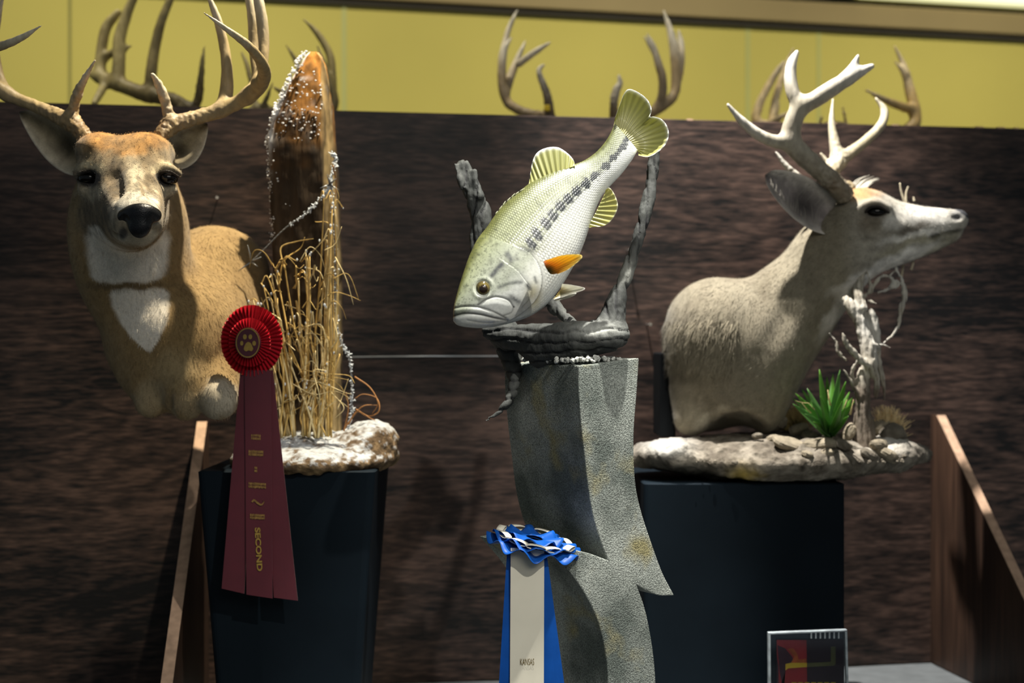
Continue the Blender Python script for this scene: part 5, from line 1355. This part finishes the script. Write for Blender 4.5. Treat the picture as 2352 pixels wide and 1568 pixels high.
for k, (x0_, y0_, x1_, y1_, d) in enumerate(((820, 790, 790, 600, 2.52), (590, 880, 480, 760, 2.49), (1060, 900, 1100, 715, 2.50), (980, 830, 1020, 720, 2.47), (640, 840, 560, 760, 2.47), (560, 760, 400, 730, 2.50))):
    mk('dry_leaf', *tube(catmull(np.array([P(*q4(x0_, y0_), d), P(*q4((x0_ + x1_) / 2, (y0_ + y1_) / 2 + 8), d - .004), P(*q4(x1_, y1_), d)]), 4), np.linspace(.0022, .0006, 9), 6, .3), m_dryleaf, yuc)

# dead tree
m_dead = mat('bleached_dead_wood', attr=True, rough=.8, spec=.2, var=(120, .3), stretch=(1, 1, .25), bump=(190, .8, .003, 5))
def q8(x, y): return 1880 + x / 3.265, 580 + y / 3.265
tree = empty('dead_tree', P(1988, 1050, 2.56), 'gnarled bleached dead tree trunk with twisted branches on the rock base', 'tree')
S = SDF(P(1895, 1075, 2.58) - [.02, .1, .02], P(2100, 600, 2.58) + [.03, .16, .03], .0026)
def br(pts, d0, d1, k=.006):
    n = len(pts); S.chain([PR(*q8(x, y), d0 + (d1 - d0) * i / (n - 1), r / 3.265) for i, (x, y, r) in enumerate(pts)], k)
br([(335, 1530, 105), (340, 1380, 80), (330, 1250, 66), (335, 1100, 52), (335, 980, 52), (345, 890, 48)], 2.55, 2.56, .012)
br([(270, 1540, 40), (300, 1440, 46), (310, 1300, 40)], 2.545, 2.55); br([(400, 1520, 40), (385, 1400, 44), (375, 1250, 40)], 2.545, 2.55)
br([(400, 900, 36), (390, 820, 60), (370, 700, 58), (330, 590, 46), (300, 500, 44), (240, 400, 44), (205, 350, 30)], 2.55, 2.57)
br([(345, 560, 28), (310, 440, 40), (285, 330, 46), (310, 220, 30), (345, 150, 12)], 2.57, 2.60)
br([(340, 420, 30), (300, 320, 34), (270, 270, 20)], 2.56, 2.58)
br([(430, 720, 34), (418, 600, 46), (400, 480, 38), (392, 425, 14)], 2.57, 2.57)
br([(440, 640, 18), (445, 760, 22), (465, 880, 22), (490, 1000, 16), (495, 1110, 8)], 2.57, 2.57)
br([(180, 605, 10), (215, 690, 24), (280, 770, 26), (350, 830, 26), (410, 880, 24), (440, 960, 24), (430, 1080, 18)], 2.53, 2.55)
br([(190, 880, 10), (230, 940, 14), (265, 1010, 16), (300, 1080, 18)], 2.54, 2.55); br([(300, 800, 12), (250, 900, 16), (280, 1000, 16)], 2.55, 2.56)
br([(85, 605, 6), (130, 670, 12), (145, 740, 13), (205, 805, 9)], 2.56, 2.56)
br([(400, 690, 11), (480, 690, 10), (545, 715, 4)], 2.55, 2.54)
br([(475, 690, 9), (555, 615, 12), (600, 540, 15), (620, 420, 22), (645, 330, 24), (632, 220, 16), (578, 112, 8)], 2.56, 2.60)
br([(350, 330, 14), (400, 265, 14), (470, 180, 12), (540, 185, 12), (560, 235, 14), (520, 275, 14), (440, 300, 8)], 2.58, 2.60)
br([(530, 180, 8), (585, 120, 5)], 2.60, 2.60); br([(400, 300, 10), (380, 200, 8), (365, 110, 5)], 2.58, 2.60); br([(380, 360, 16), (440, 385, 8)], 2.57, 2.56)
br([(560, 240, 10), (590, 215, 10), (600, 240, 10), (575, 265, 8), (545, 250, 8)], 2.59, 2.59)
V, F = S.mesh(); V = smooth(V, F, 1); N = vnormals(V, F); X, Y = pix(V)
crack = np.abs(np.sin(V[:, 0] * 330 + 6 * fnoise(V, 24, 3, 3)))
V = V + N * (-.002 * np.exp(-(crack / .3) ** 2) + (fnoise(V, 90, 3, 5) - .5) * .004)[:, None]
C = mix(np.tile(np.array([.46, .42, .34]), (len(V), 1)), (.10, .075, .05), np.clip(np.exp(-(crack / .3) ** 2) * .7 + (fnoise(V, 60, 3, 7) - .5) * 1.3, 0, .9))
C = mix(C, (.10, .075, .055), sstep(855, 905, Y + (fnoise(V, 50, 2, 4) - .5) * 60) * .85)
C = mix(C, (.68, .66, .60), np.clip((fnoise(V, 22, 3, 27) - .45) * 2.5, 0, .7) * sstep(860, 820, Y))
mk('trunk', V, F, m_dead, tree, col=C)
m_tw = mat('pale_twig', (.48, .42, .30), .7, .2, var=(90, .35))
for pts, d in (([(2080, 470), (2070, 440), (2067, 420)], 2.74), ([(2082, 470), (2081, 445), (2086, 428)], 2.74), ([(2100, 462), (2098, 452)], 2.74), ([(2095, 600), (2102, 580), (2098, 560)], 2.70), ([(2070, 640), (2075, 610), (2080, 590)], 2.68), ([(2093, 620), (2098, 600), (2094, 590)], 2.66), ([(2010, 625), (2000, 600), (2015, 585)], 2.70), ([(2040, 620), (2062, 580), (2085, 520), (2082, 470)], 2.72), ([(2040, 610), (2030, 598), (1990, 640)], 2.66)):
    mk('twig', *tube(catmull(np.array([P(x, y, d) for x, y in pts]), 5), np.linspace(.0026, .0012, (len(pts) - 1) * 5 + 1 if len(pts) > 2 else 6), 6), m_tw, tree)
# straw tufts
def tuft(px, py, d, rx, ry, n, m, label, seed, lean=0.0):
    rt = np.random.default_rng(seed); parts = []
    for k in range(n):
        a = rt.normal(0, .75); L = M2(ry, d) * rt.uniform(.6, 1.25)
        b0 = P(px + rt.uniform(-rx, rx) * .45, py + rt.uniform(-2, 4), d + rt.uniform(-.02, .02)); t = b0 + np.array([math.sin(a) * L * rx / ry + lean, rt.uniform(-.02, .02), abs(math.cos(a)) * L])
        md_ = (b0 + t) / 2 + rt.normal(0, .003, 3); parts.append(tube(catmull(np.array([b0, md_, t]), 3), np.linspace(.0013, .0004, 7), 4))
    o = mk('straw_tuft', *join(parts), m, None, smooth=False); tag(o, label, 'grass', kind='stuff'); return o
m_tan = mat('tan_straw', (.85, .66, .36), .75, .2, var=(60, .3))
tuft(2040, 1000, 2.62, 38, 58, 420, m_tan, 'tan tuft of dry straw behind the pale stones at the right end', 61)
tuft(1822, 985, 2.64, 40, 50, 420, mat('brown_straw', (.40, .30, .13), .75, .2, var=(60, .4)), 'brown dry grass tuft between the deer chest and the spiky plant', 62)

# ------------------------------------------------------------------ clear sign holder
m_acr = bpy.data.materials.new('clear_acrylic'); nt, b = nodes(m_acr)
b.inputs['Base Color'].default_value = (.96, .98, 1, 1); b.inputs['Roughness'].default_value = .04; b.inputs['Transmission Weight'].default_value = 1; b.inputs['IOR'].default_value = 1.49
SD = 2.37; sign = empty('sign_holder', np.array([P(1858, 1500, SD)[0], SD, ZTAB]), 'clear acrylic sign holder with a dark red and black card on the table', 'sign holder')
def card(name, pts, d, th, m, parent, bev=0.0): return from_bm(name, prism_bm([P(x, y, d) for x, y in pts], np.array([0, th, 0]), bev), m, parent)
zb_ = 784 + (CZ - ZTAB - .002) / SD * FPX
card('front_plate', [(1767, zb_), (1951, zb_), (1945, 1447), (1768, 1453)], SD, .003, m_acr, sign, .0008)
card('back_plate', [(1767, zb_), (1951, zb_), (1945, 1447), (1768, 1453)], SD + .008, .003, m_acr, sign, .0008)
m_rim = mat('frosted_acrylic_edge', (.30, .34, .36), .25, .6, var=(60, .4))
for pts in ([(1767, 1453), (1946, 1446), (1946, 1450), (1767, 1457)], [(1765, 1453), (1770, 1453), (1772, zb_), (1767, zb_)], [(1941, 1447), (1946, 1446), (1953, zb_), (1948, zb_)]):
    card('edge_strip', pts, SD - .0005, .012, m_rim, sign, .0006)
from_bm('foot', box_bm((P(1858, 1500, SD)[0], SD + .03, ZTAB + .003), (.13, .07, .004), bevel=.001), m_acr, sign)
cd_ = card('card', [(1783, zb_ - 20), (1939, zb_ - 20), (1937, 1468), (1783, 1468)], SD + .0045, .0008, mat('card_black', (.018, .012, .02), .6, .3, var=(20, .2)), sign)
m_cr, m_cy, m_co, m_cd = mat('card_red', (.20, .015, .02), .6, .3, var=(40, .2)), mat('card_yellow', (.42, .30, .02), .6, .3, var=(40, .2)), mat('card_orange', (.24, .06, .015), .6, .3, var=(80, .4)), mat('card_olive', (.07, .075, .03), .6, .3, var=(40, .2))
card('red_print', [(1784, 1469), (1852, 1469), (1856, zb_ - 22), (1790, zb_ - 22), (1788, 1530), (1784, 1500)], SD + .0042, .0002, m_cr, cd_)
card('dark_print', [(1785, 1480), (1803, 1488), (1818, 1506), (1825, 1520), (1804, 1540), (1794, 1568), (1800, 1590), (1790, 1540)], SD + .0040, .0002, mat('card_plum', (.03, .012, .022), .6, .3, var=(40, .2)), cd_)
card('orange_print', [(1809, 1489), (1822, 1488), (1832, 1502), (1834, 1514), (1852, 1512), (1852, 1522), (1816, 1522), (1824, 1508)], SD + .0039, .0002, m_co, cd_)
card('yellow_print', [(1804, 1524), (1816, 1521.5), (1853, 1521.5), (1853, 1531), (1810, 1534), (1804, 1539)], SD + .0038, .0002, m_cy, cd_)
card('olive_print', [(1853, 1522), (1908, 1519), (1908, 1484), (1919, 1484), (1919, 1524), (1915, 1528), (1853, 1531)], SD + .0039, .0002, m_cd, cd_)
for k in range(7): card('yellow_print', [(1818 + k * 15, 1566), (1829 + k * 15, 1566), (1829 + k * 15, 1574), (1818 + k * 15, 1574)], SD + .0036, .0002, m_cy, cd_)
for k in range(7): card('edge_rib', [(1862 + k * 10.5, 1452), (1865 + k * 10.5, 1452), (1865 + k * 10.5, 1466), (1862 + k * 10.5, 1466)], SD - .0008, .0006, m_rim, sign)

# ------------------------------------------------------------------ antlered mounts hanging behind the partition
def back_deer(px, d, zt, label, racks, crop, cols, hs=1.0):
    X0 = (px - 1176) / FPX * d; bk = DP + TP * X0 + .019
    o = empty('deer_mount', np.array([X0, bk + .05, zt - .50]), label, 'deer mount', 'deer mounts behind the partition')
    S = SDF(np.array([X0 - .22, bk - .01, zt - .56]), np.array([X0 + .22, d + .36, zt + .05]), .0055)
    S.chain([[X0, bk + .03, zt - .36, .15], [X0, bk + .14, zt - .26, .11], [X0, d - .02, zt - .10, .085], [X0, d, zt - .06, .075]], .03)
    S.ell((X0, d + .01, zt - .045), (.07, .085, .055), k=.03)
    S.chain([[X0, d + .06, zt - .07, .062], [X0, d + .16, zt - .11, .045], [X0, d + .22, zt - .13, .032]], .03)
    S.half(np.array([X0, bk + .002, 0]), PN, .004)
    V, F = S.mesh(); V = smooth(V, F, 2)
    mk('body', V, F, m_fur, o, col=mix(np.tile(np.array([.20, .14, .07]), (len(V), 1)), (.12, .08, .04), fnoise(V, 30, 3, 2)))
    nv_, nf_ = ellipsoid((X0, d + .25, zt - .135), (.028, .018, .024)); mk('nose', nv_, nf_, m_nose, o)
    for s in (-1, 1):
        v, f = ellipsoid((X0 + s * .066, d + .06, zt - .05), (.012, .014, .012)); mk('eye', v, f, m_eye, o)
        ear('ear', o, (X0 + s * .06, d - .01, zt - .05), (X0 + s * .16, d - .05, zt - .005), .032, (s * .2, 1, -.1), .6, CI, (.05, .045, .035))
    for k, r in enumerate(racks):
        r = [[(x, y, d + dd, rr__) for x, y, dd, rr__ in b_] for b_ in r]
        # first branch starts on the skull
        s = -1 if k == 0 else 1; x0, y0, sc_ = crop
        q = np.array([X0 + s * .04, d, zt - .005]); qx = (1176 + q[0] / q[1] * FPX - x0) * sc_; qy = (784 - (q[2] - CZ) / q[1] * FPX - y0) * sc_
        r[0] = [(qx, qy, d, r[0][0][3])] + r[0]
        antler('antler', o, crop, r, (qx, qy, d), h=.0034, cols=cols, seed=40 + k, rough_len=.12)
    return o
DK = ((.06, .045, .025), (.20, .15, .06), (.42, .34, .14)); MD = ((.06, .04, .025), (.40, .29, .16), (.90, .82, .66)); GL = ((.22, .13, .05), (.66, .45, .18), (.92, .76, .50))
CA = (180, 0, 3.794)
back_deer(500, 3.12, 1.93, 'big dark many-tined antlers rising behind the partition above the front-facing deer', [
    [[(880, 900, .0, 60), (720, 850, .01, 62), (560, 815, .02, 66), (430, 765, .03, 64), (300, 715, .05, 62), (190, 670, .07, 58), (120, 640, .09, 40)],
     [(345, 720, .04, 62), (355, 520, .05, 56), (360, 330, .06, 54), (420, 130, .07, 46), (490, -40, .07, 36)],
     [(620, 830, .02, 55), (635, 640, .02, 50), (665, 420, .03, 46), (730, 170, .03, 40), (810, -30, .03, 34)],
     [(190, 660, .07, 55), (195, 480, .08, 46), (240, 250, .09, 46), (330, 125, .09, 36), (360, 100, .09, 20)],
     [(235, 710, .06, 36), (190, 810, .02, 36), (140, 900, -.01, 28)],
     [(230, 500, .08, 36), (300, 460, .07, 34), (400, 425, .06, 22), (470, 395, .06, 7)],
     [(940, 960, .0, 40), (1030, 900, .0, 40), (1060, 760, -.01, 34), (1078, 560, -.02, 24), (1098, 400, -.02, 7)]],
    [[(1560, 960, .0, 50), (1800, 1010, .02, 50), (2050, 1030, .04, 50), (2215, 940, .05, 46), (2190, 740, .05, 42), (2130, 540, .05, 28), (2085, 400, .05, 8)],
     [(2225, 880, .06, 34), (2215, 680, .07, 36), (2190, 480, .08, 36), (2090, 300, .09, 30), (1962, 168, .09, 9)],
     [(1960, 1000, .04, 30), (1960, 720, .03, 30), (1900, 540, .02, 24), (1808, 388, .02, 8)],
     [(1840, 980, .02, 24), (1780, 820, .01, 24), (1700, 758, .0, 12)],
     [(1590, 970, .0, 22), (1640, 860, -.01, 20), (1700, 705, -.02, 8)],
     [(1560, 960, .0, 20), (1480, 600, .03, 24), (1420, 450, .04, 10)]]], CA, DK)
CB = (1100, 0, 4.356)
mdm = back_deer(1330, 3.30, 1.945, 'antlers with pale tips and a yellow tag rising behind the fish', [
    [[(700, 1180, .0, 46), (520, 1140, .0, 46), (400, 1100, .01, 46), (285, 1020, .02, 48), (235, 860, .02, 46), (232, 660, .02, 42), (262, 490, .02, 30), (328, 370, .02, 11)],
     [(215, 760, .05, 36), (230, 560, .06, 34), (280, 350, .07, 30), (330, 215, .07, 24), (385, 102, .07, 10)],
     [(270, 930, .03, 42), (320, 760, .05, 44), (375, 620, .06, 36), (430, 490, .06, 24), (468, 402, .06, 9)],
     [(400, 640, .0, 38), (480, 580, -.01, 36), (600, 495, -.02, 30), (714, 424, -.03, 12)],
     [(705, 1180, .0, 46), (700, 1060, -.01, 46), (672, 920, -.02, 40), (610, 760, -.03, 32), (605, 690, -.03, 26), (662, 640, -.03, 11)]],
    [[(1560, 1180, .0, 46), (1720, 1130, .0, 50), (1860, 1040, .01, 54), (1950, 950, .03, 50), (1965, 800, .04, 46), (1962, 600, .05, 48), (1925, 350, .06, 40), (1850, 108, .07, 12)],
     [(1800, 1060, .0, 46), (1835, 940, -.01, 46), (1835, 780, -.02, 44), (1790, 620, -.02, 40), (1740, 450, -.02, 28), (1680, 335, -.02, 10)],
     [(1350, 1190, .0, 44), (1350, 1040, -.02, 42), (1370, 920, -.02, 42), (1412, 830, -.02, 32), (1398, 755, -.02, 14)],
     [(1980, 900, .04, 20), (2020, 760, .06, 24), (2022, 560, .07, 40), (2018, 420, .08, 34), (1998, 305, .08, 14)],
     [(1790, 620, .0, 24), (1720, 470, .01, 24), (1660, 370, .01, 14)]]], CB, MD)
tg = from_bm('yellow_tag', box_bm(P(1257, 248, 3.255), (.013, .006, .014), bevel=.002), mat('yellow_tag', (.75, .52, .01), .5, .4, var=(50, .1)), mdm)
CC_ = (1640, 0, 3.303)
back_deer(1915, 3.36, 1.95, 'golden antlers rising behind the partition above the deer in profile', [
    [[(640, 960, .0, 34), (480, 960, .0, 34), (330, 925, .01, 38), (340, 800, .02, 32), (425, 630, .03, 28), (490, 525, .03, 22), (535, 462, .03, 9)],
     [(430, 960, .02, 28), (455, 800, .04, 28), (500, 630, .05, 26), (555, 480, .06, 20), (602, 368, .06, 9)],
     [(440, 930, .0, 22), (500, 890, -.02, 22), (590, 850, -.03, 10)],
     [(470, 880, .04, 14), (488, 795, .04, 8)],
     [(800, 960, .0, 16), (818, 880, -.01, 8)]],
    [[(1150, 990, .0, 40), (1380, 1010, .0, 40), (1510, 950, .02, 46), (1525, 850, .03, 44), (1480, 660, .05, 38), (1440, 500, .06, 24), (1368, 348, .06, 8)],
     [(1450, 560, .05, 24), (1415, 515, .05, 18), (1372, 466, .05, 9)],
     [(1500, 830, .03, 36), (1400, 800, .0, 34), (1290, 755, -.03, 24), (1146, 680, -.06, 8)],
     [(1005, 980, .0, 14), (990, 890, .0, 12), (978, 808, .0, 6)]]], CC_, GL)
